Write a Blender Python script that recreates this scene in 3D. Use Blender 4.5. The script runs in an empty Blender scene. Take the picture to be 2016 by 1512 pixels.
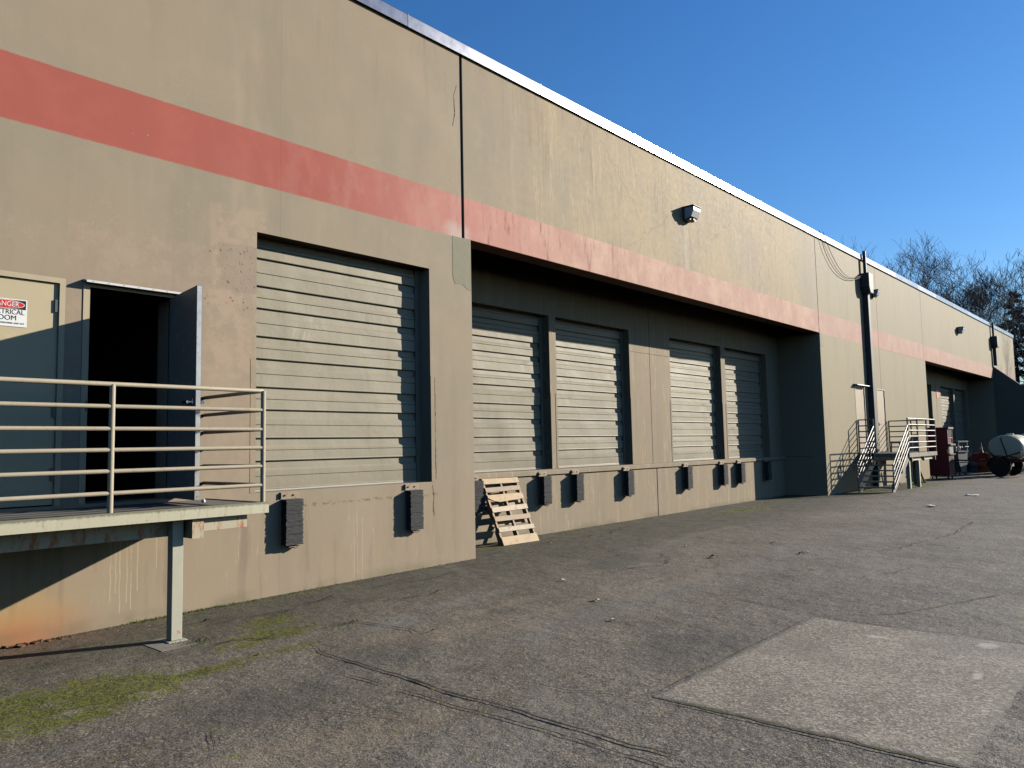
import bpy, bmesh, math, random
from mathutils import Vector, Matrix, noise as mn
random.seed(7)
sc = bpy.context.scene
COL = sc.collection

# ------------------------------------------------------------------ camera, sky, sun, exposure
CAM = Vector((0, -8.1, 1.67))
R = [(0.66444298, -0.7470611, -0.02037739), (0.04715028, 0.06911699, -0.9964937), (0.74585011, 0.66115244, 0.08114844)]
cd = bpy.data.cameras.new("camera"); cam = bpy.data.objects.new("camera", cd); COL.objects.link(cam)
M = Matrix(((R[0][0], -R[1][0], -R[2][0], CAM.x), (R[0][1], -R[1][1], -R[2][1], CAM.y), (R[0][2], -R[1][2], -R[2][2], CAM.z), (0, 0, 0, 1)))
cam.matrix_world = M
cd.sensor_width = 36; cd.lens = 27.029; cd.clip_end = 2000; cd.clip_start = 0.05
sc.camera = cam

SUN = Vector((1.74, -1.0, 0.71)).normalized()
ELEV = math.asin(SUN.z); AZ = math.atan2(SUN.x, SUN.y)
w = bpy.data.worlds.new("World"); sc.world = w; w.use_nodes = True
wn = w.node_tree; wn.nodes.clear()
sky = wn.nodes.new("ShaderNodeTexSky"); sky.sky_type = 'NISHITA'; sky.sun_disc = False
sky.sun_elevation = ELEV; sky.sun_rotation = AZ
sky.air_density = 1.3; sky.dust_density = 0.2; sky.ozone_density = 4.0; sky.altitude = 200
bg = wn.nodes.new("ShaderNodeBackground"); bg.inputs[1].default_value = 0.06
wo = wn.nodes.new("ShaderNodeOutputWorld")
hs_ = wn.nodes.new('ShaderNodeHueSaturation'); hs_.inputs['Saturation'].default_value = 1.2
wn.links.new(sky.outputs[0], hs_.inputs['Color']); tn_ = wn.nodes.new('ShaderNodeMix'); tn_.data_type = 'RGBA'; tn_.blend_type = 'MULTIPLY'; tn_.inputs[0].default_value = 1.0; tn_.inputs[7].default_value = (.84, .98, 1.24, 1)
wn.links.new(hs_.outputs[0], tn_.inputs[6]); wn.links.new(tn_.outputs[2], bg.inputs[0]); wn.links.new(bg.outputs[0], wo.inputs[0])
sl = bpy.data.lights.new("sun", 'SUN'); sl.energy = 5.0; sl.angle = math.radians(0.5); sl.color = (1.0, 0.93, 0.82)
so = bpy.data.objects.new("sun", sl); COL.objects.link(so); so.location = (30, -20, 30)
so.rotation_euler = (-SUN).to_track_quat('-Z', 'Y').to_euler()
sc.view_settings.view_transform = 'Standard'; sc.view_settings.look = 'None'
sc.view_settings.gamma = 1.0; sc.view_settings.exposure = 0.98; sc.view_settings.use_curve_mapping = False
sc.cycles.max_bounces = 8; sc.cycles.diffuse_bounces = 0

# ------------------------------------------------------------------ helpers: tagging
def tag(o, label=None, cat=None, group=None, kind=None):
    if label: o["label"] = label
    if cat: o["category"] = cat
    if group: o["group"] = group
    if kind: o["kind"] = kind
    return o
def empty(name, loc=(0, 0, 0), rz=0, label=None, cat=None, group=None):
    o = bpy.data.objects.new(name, None); o.location = loc; o.rotation_euler = (0, 0, rz); o.empty_display_size = .2
    COL.objects.link(o); return tag(o, label, cat, group)
def copy_tree(o, parent=None):
    c = o.copy(); COL.objects.link(c)
    if parent is not None: c.parent = parent
    for ch in list(o.children): copy_tree(ch, c)
    return c

SPLIT = {'backing_wall', 'joint_backing', 'end_wall', 'edge_guard', 'door_backing', 'side_wall', 'dock_face', 'dock_ledge', 'front_frame', 'shelf', 'top', 'beam', 'shelf_rail', 'bolt', 'upright', 'slats', 'deck_edge', 'bracket', 'leg', 'strap', 'latch'}
class MB:
    def __init__(s): s.v = []; s.f = []; s.sm = []
    def add(s, vs, fs, smooth=False):
        n = len(s.v); s.v += [tuple(v) for v in vs]; s.f += [tuple(i + n for i in f) for f in fs]; s.sm += [smooth] * len(fs)
    def box(s, x0, x1, y0, y1, z0, z1, m=None):
        vs = [(x0, y0, z0), (x1, y0, z0), (x1, y1, z0), (x0, y1, z0), (x0, y0, z1), (x1, y0, z1), (x1, y1, z1), (x0, y1, z1)]
        if m is not None: vs = [m @ Vector(v) for v in vs]
        s.add(vs, [(0, 3, 2, 1), (4, 5, 6, 7), (0, 1, 5, 4), (1, 2, 6, 5), (2, 3, 7, 6), (3, 0, 4, 7)]); return s
    def quad(s, a, b, c, d): s.add([a, b, c, d], [(0, 1, 2, 3)]); return s
    def tube(s, pts, r, n=10, cap=True, r2=None):
        pts = [Vector(p) for p in pts]; k = len(pts); vs = []
        up = Vector((0, 0, 1)); 
        for i, p in enumerate(pts):
            d = (pts[min(i + 1, k - 1)] - pts[max(i - 1, 0)]).normalized()
            a = d.cross(up)
            if a.length < 1e-3: a = d.cross(Vector((1, 0, 0)))
            a.normalize(); b = a.cross(d)
            rr = r if r2 is None else r + (r2 - r) * i / (k - 1)
            if isinstance(r, (list, tuple)): rr = r[i]
            for j in range(n):
                t = 2 * math.pi * j / n; vs.append(p + a * math.cos(t) * rr + b * math.sin(t) * rr)
        fs = [(i * n + j, i * n + (j + 1) % n, (i + 1) * n + (j + 1) % n, (i + 1) * n + j) for i in range(k - 1) for j in range(n)]
        if cap: fs += [tuple(range(n))[::-1], tuple((k - 1) * n + j for j in range(n))]
        s.add(vs, fs, True); return s
    def lathe(s, prof, m=None, n=24, ry=1.0):
        vs = []
        for (r, z) in prof:
            for j in range(n):
                t = 2 * math.pi * j / n; v = Vector((r * math.cos(t), r * ry * math.sin(t), z)); vs.append(m @ v if m is not None else v)
        fs = [(i * n + j, i * n + (j + 1) % n, (i + 1) * n + (j + 1) % n, (i + 1) * n + j) for i in range(len(prof) - 1) for j in range(n)]
        fs += [tuple(range(n))[::-1], tuple((len(prof) - 1) * n + j for j in range(n))]
        s.add(vs, fs, True); return s
    def prism(s, poly, y0, y1, m=None):  # poly in (x,z), extruded in y
        k = len(poly); vs = [(p[0], y0, p[1]) for p in poly] + [(p[0], y1, p[1]) for p in poly]
        if m is not None: vs = [m @ Vector(v) for v in vs]
        s.add(vs, [tuple(range(k)), tuple(range(k, 2 * k))[::-1]] + [(i, (i + 1) % k + 0, (i + 1) % k + k, i + k)[::-1] for i in range(k)]); return s
    def build(s, name, mat, parent=None, off=None, bevel=0, loc=None, split=False):
        if split or name in SPLIT:
            par = list(range(len(s.v)))
            def find(i):
                while par[i] != i: par[i] = par[par[i]]; i = par[i]
                return i
            for f in s.f:
                for k in f[1:]: par[find(k)] = find(f[0])
            comps = {}
            for f, sm_ in zip(s.f, s.sm): comps.setdefault(find(f[0]), []).append((f, sm_))
            if len(comps) > 1:
                out = None
                for fs in comps.values():
                    ids = sorted({i for f, _ in fs for i in f}); mp = {i: k for k, i in enumerate(ids)}
                    q = MB(); q.v = [s.v[i] for i in ids]; q.f = [tuple(mp[i] for i in f) for f, _ in fs]; q.sm = [x for _, x in fs]
                    out = q.build(name, mat, parent, off, bevel, loc)
                return out
        me = bpy.data.meshes.new(name)
        vs = s.v
        if off is not None: vs = [(v[0] - off[0], v[1] - off[1], v[2] - off[2]) for v in vs]
        me.from_pydata(vs, [], s.f); me.validate(); 
        if len(me.polygons) == len(s.sm):
            me.polygons.foreach_set("use_smooth", s.sm)
        bm = bmesh.new(); bm.from_mesh(me); bmesh.ops.recalc_face_normals(bm, faces=bm.faces); bm.to_mesh(me); bm.free()
        me.update()
        o = bpy.data.objects.new(name, me); COL.objects.link(o)
        if mat: me.materials.append(mat)
        if parent: o.parent = parent
        if loc is not None: o.location = loc
        if any(s.sm) and not all(s.sm):
            me.set_sharp_from_angle(angle=math.radians(40)) if hasattr(me, 'set_sharp_from_angle') else None
        elif any(s.sm): me.set_sharp_from_angle(angle=math.radians(40))
        if bevel:
            b = o.modifiers.new("bevel", 'BEVEL'); b.width = bevel; b.segments = 2; b.limit_method = 'ANGLE'
        return o
def box(name, mat, parent, x0, x1, y0, y1, z0, z1, bevel=0, off=None, m=None):
    return MB().box(x0, x1, y0, y1, z0, z1, m).build(name, mat, parent, off, bevel)

def slab_holes(xs, zs, solid, y0, y1, topz=None):
    """wall of grid cells; solid(i,j) tells whether the cell is there; only outer faces are made"""
    b = MB(); nx, nz = len(xs) - 1, len(zs) - 1
    S = lambda i, j: 0 <= i < nx and 0 <= j < nz and solid(i, j)
    for i in range(nx):
        for j in range(nz):
            if not S(i, j): continue
            x0, x1, z0, z1 = xs[i], xs[i + 1], zs[j], zs[j + 1]
            b.quad((x0, y0, z0), (x1, y0, z0), (x1, y0, z1), (x0, y0, z1))
            b.quad((x0, y1, z0), (x0, y1, z1), (x1, y1, z1), (x1, y1, z0))
            if not S(i - 1, j): b.quad((x0, y0, z0), (x0, y0, z1), (x0, y1, z1), (x0, y1, z0))
            if not S(i + 1, j): b.quad((x1, y0, z0), (x1, y1, z0), (x1, y1, z1), (x1, y0, z1))
            if not S(i, j - 1): b.quad((x0, y0, z0), (x0, y1, z0), (x1, y1, z0), (x1, y0, z0))
            if not S(i, j + 1): b.quad((x0, y0, z1), (x1, y0, z1), (x1, y1, z1), (x0, y1, z1))
    return b
def wall(name, mat, parent, x0, x1, z0, z1, holes, y0, y1, off):
    xs = sorted(set([x0, x1] + [v for h in holes for v in h[:2] if x0 < v < x1]))
    zs = sorted(set([z0, z1] + [v for h in holes for v in h[2:] if z0 < v < z1]))
    def solid(i, j):
        cx, cz = (xs[i] + xs[i + 1]) / 2, (zs[j] + zs[j + 1]) / 2
        return not any(h[0] < cx < h[1] and h[2] < cz < h[3] for h in holes)
    b = slab_holes(xs, zs, solid, y0, y1); o = b.build(name, mat, parent, off)
    bm = bmesh.new(); bm.from_mesh(o.data); bmesh.ops.remove_doubles(bm, verts=bm.verts, dist=1e-4)
    bmesh.ops.recalc_face_normals(bm, faces=bm.faces); bm.to_mesh(o.data); bm.free()
    return o

# ------------------------------------------------------------------ helpers: shader nodes
class NT:
    def __init__(s, name):
        s.m = bpy.data.materials.new(name); s.m.use_nodes = True; s.t = s.m.node_tree; s.t.nodes.clear()
        s.out = s.t.nodes.new("ShaderNodeOutputMaterial"); s.b = s.t.nodes.new("ShaderNodeBsdfPrincipled")
        s.t.links.new(s.b.outputs[0], s.out.inputs[0])
    def _set(s, inp, v):
        if hasattr(v, 'bl_idname') or isinstance(v, bpy.types.NodeSocket): s.t.links.new(v, inp)
        elif isinstance(v, (tuple, list)):
            inp.default_value = tuple(v) + ((1.0,) if len(v) == 3 and inp.type == 'RGBA' else ())
        else: inp.default_value = v
    def pos(s, kind='world'):
        if kind == 'world': return s.t.nodes.new("ShaderNodeNewGeometry").outputs['Position']
        return s.t.nodes.new("ShaderNodeTexCoord").outputs['Object']
    def sep(s, v):
        n = s.t.nodes.new("ShaderNodeSeparateXYZ"); s._set(n.inputs[0], v); return n.outputs
    def comb(s, x, y, z):
        n = s.t.nodes.new("ShaderNodeCombineXYZ")
        for i, v in enumerate((x, y, z)): s._set(n.inputs[i], v)
        return n.outputs[0]
    def ma(s, op, a, b=0.0, c=None, clamp=False):
        n = s.t.nodes.new("ShaderNodeMath"); n.operation = op; n.use_clamp = clamp; s._set(n.inputs[0], a); s._set(n.inputs[1], b)
        if c is not None: s._set(n.inputs[2], c)
        return n.outputs[0]
    def mul(s, a, b): return s.ma('MULTIPLY', a, b)
    def add(s, a, b): return s.ma('ADD', a, b)
    def sub(s, a, b): return s.ma('SUBTRACT', a, b)
    def sm(s, v, a, b):  # smoothstep a->b (a may be > b)
        n = s.t.nodes.new("ShaderNodeMapRange"); n.interpolation_type = 'SMOOTHSTEP'
        s._set(n.inputs['Value'], v)
        if a < b: n.inputs['From Min'].default_value = a; n.inputs['From Max'].default_value = b; lo, hi = 0, 1
        else: n.inputs['From Min'].default_value = b; n.inputs['From Max'].default_value = a; lo, hi = 1, 0
        n.inputs['To Min'].default_value = lo; n.inputs['To Max'].default_value = hi
        return n.outputs[0]
    def noise(s, v, scale, detail=3, rough=0.55, sc3=None, col=False):
        if sc3:
            q = s.t.nodes.new("ShaderNodeVectorMath"); q.operation = 'MULTIPLY'; s._set(q.inputs[0], v); q.inputs[1].default_value = sc3; v = q.outputs[0]
        n = s.t.nodes.new("ShaderNodeTexNoise"); s._set(n.inputs['Vector'], v); n.inputs['Scale'].default_value = scale
        n.inputs['Detail'].default_value = detail; n.inputs['Roughness'].default_value = rough
        return n.outputs[1 if col else 0]
    def vor(s, v, scale, feature='F1', out=0):
        n = s.t.nodes.new("ShaderNodeTexVoronoi"); n.feature = feature; s._set(n.inputs['Vector'], v); n.inputs['Scale'].default_value = scale
        return n.outputs[out]
    def mix(s, f, a, b, mode='MIX'):
        n = s.t.nodes.new("ShaderNodeMix"); n.data_type = 'RGBA'; n.blend_type = mode; n.clamp_factor = True
        s._set(n.inputs[0], f); s._set(n.inputs[6], a); s._set(n.inputs[7], b); return n.outputs[2]
    def scale(s, c, f):  # colour times float
        n = s.t.nodes.new("ShaderNodeVectorMath"); n.operation = 'SCALE'; s._set(n.inputs[0], c); s._set(n.inputs[3], f); return n.outputs[0]
    def rect(s, X, Z, x0, x1, z0, z1, soft=0.02):
        a = s.mul(s.sm(X, x0 - soft, x0 + soft), s.sm(X, x1 + soft, x1 - soft))
        b = s.mul(s.sm(Z, z0 - soft, z0 + soft), s.sm(Z, z1 + soft, z1 - soft)); return s.mul(a, b)
    def ell(s, X, Y, cx, cy, rx, ry):
        a = s.mul(s.sub(X, cx), 1 / rx); b = s.mul(s.sub(Y, cy), 1 / ry)
        return s.sm(s.add(s.mul(a, a), s.mul(b, b)), 1.0, 0.0)
    def bump(s, h, strength=0.3, dist=0.01, prev=None):
        n = s.t.nodes.new("ShaderNodeBump"); n.inputs['Strength'].default_value = strength; n.inputs['Distance'].default_value = dist
        s._set(n.inputs['Height'], h)
        if prev is not None: s._set(n.inputs['Normal'], prev)
        return n.outputs[0]
    def done(s, col=None, rough=0.6, metal=0.0, normal=None, spec=None):
        if col is not None: s._set(s.b.inputs['Base Color'], col)
        s._set(s.b.inputs['Roughness'], rough); s._set(s.b.inputs['Metallic'], metal)
        if normal is not None: s._set(s.b.inputs['Normal'], normal)
        if spec is not None: s._set(s.b.inputs['Specular IOR Level'], spec)
        return s.m

def mat_plain(name, col, rough=0.6, metal=0.0, var=0.12, scale=6.0, bump=0.0, bscale=60, dirt=None, dirtamt=0.3, spec=None, kind='object'):
    n = NT(name); p = n.pos(kind); col = tuple(v * (.72 if metal < .5 else 1) for v in col)
    f = n.noise(p, scale, 4, 0.6)
    c = n.mix(f, tuple(x * (1 - var) for x in col), tuple(min(1, x * (1 + var)) for x in col))
    if dirt:
        d = n.sm(n.noise(p, scale * 2.3, 5, 0.7), 0.62 - dirtamt * .3, 0.75)
        c = n.mix(d, c, dirt)
    nb = n.bump(n.noise(p, bscale, 3), bump, 0.004) if bump else None
    return n.done(c, n.add(rough - .06, n.mul(f, .12)), metal, nb, .2 if spec is None and metal < .1 else spec)

# ------------------------------------------------------------------ materials
def make_wall_mat():
    n = NT("painted_concrete"); P = n.pos(); X, Y, Z = n.sep(P)
    big = n.noise(P, 0.55, 4, 0.6); med = n.noise(P, 2.3, 5, 0.62); fine = n.noise(P, 9, 5, 0.65)
    c = n.mix(n.sm(big, .35, .65), (0.348, 0.272, 0.182), (0.318, 0.264, 0.182))
    c = n.mix(n.mul(n.sm(med, .45, .7), .5), c, (0.37, 0.295, 0.20))
    # canopy: sun-bleached, yellower; right part: paler
    t = n.mul(n.mul(n.sm(X, 8.0, 14.0), n.sm(Y, .5, .4)), n.sm(n.noise(P, .35, 3), .35, .6))
    c = n.mix(n.mul(t, .65), c, (0.46, 0.345, 0.175))
    c = n.mix(n.mul(n.sm(X, 20.0, 24.0), .7), c, (0.375, 0.33, 0.225))
    # lower part pinkish where the top coat has worn
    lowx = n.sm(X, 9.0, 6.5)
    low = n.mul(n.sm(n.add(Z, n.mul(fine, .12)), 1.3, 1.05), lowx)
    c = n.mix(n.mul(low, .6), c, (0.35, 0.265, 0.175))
    # repair patches round the doors (irregular edges)
    wob = n.add(Z, n.mul(n.sub(n.noise(P, 4.0, 4, .7), .5), .35)); wobx = n.add(X, n.mul(n.sub(n.noise(P, 3.1, 4, .7), .5), .35))
    pk = n.rect(wobx, wob, 2.66, 4.63, 1.1, 3.95, .03)
    c = n.mix(n.mul(pk, .45), c, n.mix(n.sm(n.noise(P, 3.4, 5, .7), .42, .6), (0.34, 0.255, 0.185), (0.43, 0.315, 0.22)))
    pk2 = n.rect(wobx, wob, 4.1, 4.8, 2.5, 4.5, .05)
    c = n.mix(n.mul(n.mul(pk2, n.sm(n.noise(P, 4.5, 5, .7), .42, .55)), .6), c, (0.46, 0.33, 0.23))
    pk3 = n.rect(wobx, wob, 4.18, 4.75, 3.5, 4.05, .02)
    c = n.mix(n.mul(pk3, .55), c, (0.29, 0.225, 0.165))
    # light ghost marks on the upper wall
    gh = n.mul(n.rect(n.add(X, n.mul(n.sub(med, .5), .15)), Z, 4.35, 4.48, 4.3, 7.2, .1), n.sm(n.noise(P, 3, 3, .6, (1, 1, .4)), .42, .6))
    gh2 = n.mul(n.rect(n.add(X, n.mul(n.sub(med, .5), .15)), Z, 4.62, 4.76, 4.3, 7.2, .09), n.sm(n.noise(P, 2.6, 3, .6, (1, 1, .4)), .45, .62))
    gh3 = n.mul(n.rect(wobx, n.add(wob, n.mul(X, .9)), 6.9, 8.0, 13.2, 13.75, .25), .7)
    c = n.mix(n.mul(n.ma('MAXIMUM', n.ma('MAXIMUM', gh, gh2), gh3), .5), c, (0.43, 0.33, 0.225))
    # paint drips / run-down streaks on the canopy
    st = n.noise(P, 1.0, 4, .65, (5.5, 1, .35)); stm = n.mul(n.sm(st, .54, .63), n.mul(n.sm(X, 8.6, 10), n.sm(X, 22.8, 19)))
    stm = n.mul(n.mul(stm, n.sm(Y, .5, .4)), n.sm(n.noise(P, .8, 2), .42, .6))
    c = n.mix(n.mul(stm, .75), c, (0.27, 0.195, 0.11))
    yl = n.mul(n.mul(n.sm(Y, .5, .4), n.sm(n.noise(n.comb(X, 0, n.mul(Z, .6)), .8, 5, .65), .44, .62)), n.mul(n.sm(X, 9, 11), n.sm(X, 24, 18)))
    c = n.mix(n.mul(yl, .6), c, (0.47, 0.36, 0.19))
    st2 = n.sm(n.ma('ABSOLUTE', n.sub(n.noise(P, 1.0, 5, .6, (3.2, 1, .22)), .5)), .012, .0)
    c = n.mix(n.mul(n.mul(st2, n.mul(n.sm(X, 8.6, 10), n.sm(X, 22.5, 20))), .7), c, (0.52, 0.41, 0.26))
    cra = n.sm(n.vor(n.comb(n.add(X, n.mul(med, .9)), Y, n.mul(Z, .55)), .75, 'DISTANCE_TO_EDGE'), .012, .003)
    c = n.mix(n.mul(n.mul(cra, n.mul(n.sm(Y, .2, .1), n.mul(n.sm(X, 10, 12), n.sm(X, 23, 20)))), .4), c, (0.20, 0.16, 0.11))
    wv = n.noise(n.comb(X, 0, n.mul(Z, .16)), 1.7, 5, .65)
    c = n.mix(n.mul(n.sm(wv, .5, .68), .30), c, (0.235, 0.20, 0.145)); c = n.mix(n.mul(n.sm(wv, .46, .3), .25), c, (0.42, 0.345, 0.25))
    dr = n.mul(n.sm(n.noise(n.comb(X, 0, n.mul(Z, .1)), 7, 4, .7), .56, .66), n.sm(Z, 6.4, 7.7))
    c = n.mix(n.mul(dr, .4), c, (0.20, 0.165, 0.115))
    cl = n.sm(n.ma('ABSOLUTE', n.sub(n.noise(P, 1.3, 5, .7), .5)), .010, .0)
    c = n.mix(n.mul(n.mul(cl, n.sm(n.noise(P, .7, 2), .5, .6)), .2), c, (0.47, 0.39, 0.28))
    # red band; its paling along x is real fade plus painted-in sheen
    edge = n.add(Z, n.mul(n.sub(n.noise(P, 14, 2), .5), .012))
    band = n.mul(n.sm(edge, 4.81, 4.83), n.sm(edge, 5.475, 5.46))
    band = n.mul(band, n.sm(Y, .6, .45))
    red = n.mix(n.sm(X, 5.0, 9.0), (0.385, 0.090, 0.062), (0.52, 0.225, 0.175))
    red = n.mix(n.sm(X, 7.6, 12.0), red, n.mix(n.sm(n.noise(n.comb(X, 0, n.mul(Z, .8)), 1.5, 5, .65), .4, .62), (0.49, 0.27, 0.20), (0.60, 0.38, 0.275)))
    red = n.mix(n.mul(n.sm(X, 22.0, 24.0), .6), red, (0.46, 0.29, 0.225))
    red = n.mix(n.mul(n.sm(med, .4, .7), .4), red, n.scale(red, 1.25))
    red = n.mix(n.mul(n.mul(n.sm(n.noise(n.comb(X, 0, n.mul(Z, .5)), 2.2, 5, .65), .45, .65), n.sm(X, 3.0, 8.0)), .35), red, (0.56, 0.33, 0.26))
    red = n.mix(n.mul(n.rect(wobx, wob, 7.75, 8.2, 4.6, 5.0, .1), .8), red, (0.56, 0.42, 0.36))
    red = n.mix(n.mul(n.sm(n.noise(P, 1.0, 5, .7, (7, 1, .9)), .52, .68), n.mul(n.sm(X, 7.6, 8.4), n.sm(X, 15, 9))), red, (0.27, .075, .06))
    red = n.mix(n.mul(stm, .35), red, (0.33, .15, .11))
    c = n.mix(band, c, red)
    # efflorescence: thin pale vertical runs below dock level
    run = n.sm(n.noise(n.comb(X, 0, n.mul(Z, .10)), 26, 3, .7), .58, .72)
    runm = n.mul(n.mul(run, n.sm(Z, 1.08, .9)), n.mul(n.sm(Z, .12, .35), lowx))
    runm = n.mul(runm, n.sm(n.noise(n.comb(X, 0, n.mul(Z, .3)), 1.9, 3), .42, .6))
    c = n.mix(n.mul(runm, .75), c, (0.52, 0.42, 0.28))
    for (xx, z0, z1) in ((3.11, .22, .97), (3.16, .3, .95), (3.2, .1, .95), (3.27, .2, .96), (3.31, .12, .96), (3.37, .3, .98), (3.56, .5, .9), (6.05, .05, .85), (6.1, .1, .9), (6.18, 0, .8)):
        ww = n.add(X, n.mul(n.sub(n.noise(P, 6, 3), .5), .03))
        c = n.mix(n.mul(n.mul(n.rect(ww, Z, xx - .004, xx + .004, z0, z1, .006), n.sm(n.noise(P, 11, 3, .6, (1, 1, .35)), .3, .5)), .75), c, (0.54, 0.45, 0.30))
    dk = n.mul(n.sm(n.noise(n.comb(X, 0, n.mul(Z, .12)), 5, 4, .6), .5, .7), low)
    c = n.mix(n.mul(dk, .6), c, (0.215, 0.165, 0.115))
    # rust bloom at far lower left
    ru = n.mul(n.sm(n.add(Z, n.mul(n.sub(med, .5), .5)), .62, .0), n.sm(n.add(X, n.mul(med, .3)), 3.25, 2.5))
    c = n.mix(n.mul(ru, .9), c, n.mix(n.sm(Z, .0, .4), (0.42, 0.155, 0.055), (0.50, 0.30, 0.085)))
    # ledge damage line under door sill
    dm = n.mul(n.sm(n.ma('ABSOLUTE', n.sub(n.add(Z, n.mul(n.sub(fine, .5), .10)), 1.02)), .03, .0), n.mul(n.rect(X, Z, 5.2, 7.5, .8, 1.2, .05), n.sm(n.noise(P, 14, 4, .8), .5, .56)))
    c = n.mix(n.mul(dm, .8), c, (0.12, 0.10, 0.05))
    # dirty green foot of the wall
    ft = n.mul(n.sm(n.add(Z, n.mul(n.sub(fine, .5), .08)), .16, .03), n.sm(n.noise(P, 1.3, 3), .4, .6))
    c = n.mix(n.mul(ft, .45), c, (0.15, 0.14, 0.07))
    # bleached run under the wall lamp
    lr = n.mul(n.rect(n.add(X, n.mul(n.sub(med, .5), .05)), Z, 14.93, 15.12, 5.45, 6.52, .03), n.sm(n.noise(P, 5, 2, .5, (1, 1, .4)), .25, .6))
    c = n.mix(n.mul(lr, .6), c, (0.52, 0.46, 0.33))
    # small chips
    ch = n.mul(n.sm(n.vor(P, 7.5), .10, .05), n.sm(n.noise(P, 1.7, 2), .55, .62))
    c = n.mix(n.mul(ch, .5), c, (0.43, 0.37, 0.29))
    c = n.mix(n.mul(n.sub(n.noise(P, 38, 3, .7), .5), .35), c, n.scale(c, 1.6))
    h = n.add(n.mul(n.noise(P, 75, 2, .6), .35), n.add(n.mul(med, 1.0), n.mul(fine, .7)))
    pm_ = n.mul(n.mul(n.sm(n.vor(P, 17), .30, .16), n.sm(n.noise(P, 5.5, 3, .7), .50, .56)), n.rect(wobx, wob, 4.05, 4.7, 3.3, 4.15, .08))
    c = n.mix(n.mul(pm_, .75), c, (0.13, 0.095, 0.065))
    pit = n.mul(pk3, n.sm(n.noise(P, 22, 4, .8), .58, .5))
    nb = n.bump(h, .22, .005)
    nb = n.bump(n.mul(n.mul(pk3, n.sm(n.noise(P, 16, 3, .7), .6, .68)), -1.0), .8, .01, nb)
    rg = n.add(.50, n.mul(fine, .2))
    c = n.mix(.12, c, (.26, .25, .24)); c = n.scale(c, n.sub(.75, n.mul(n.sm(X, 8.5, 14.0), .06)))
    return n.done(c, rg, 0, nb, .04)

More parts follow.
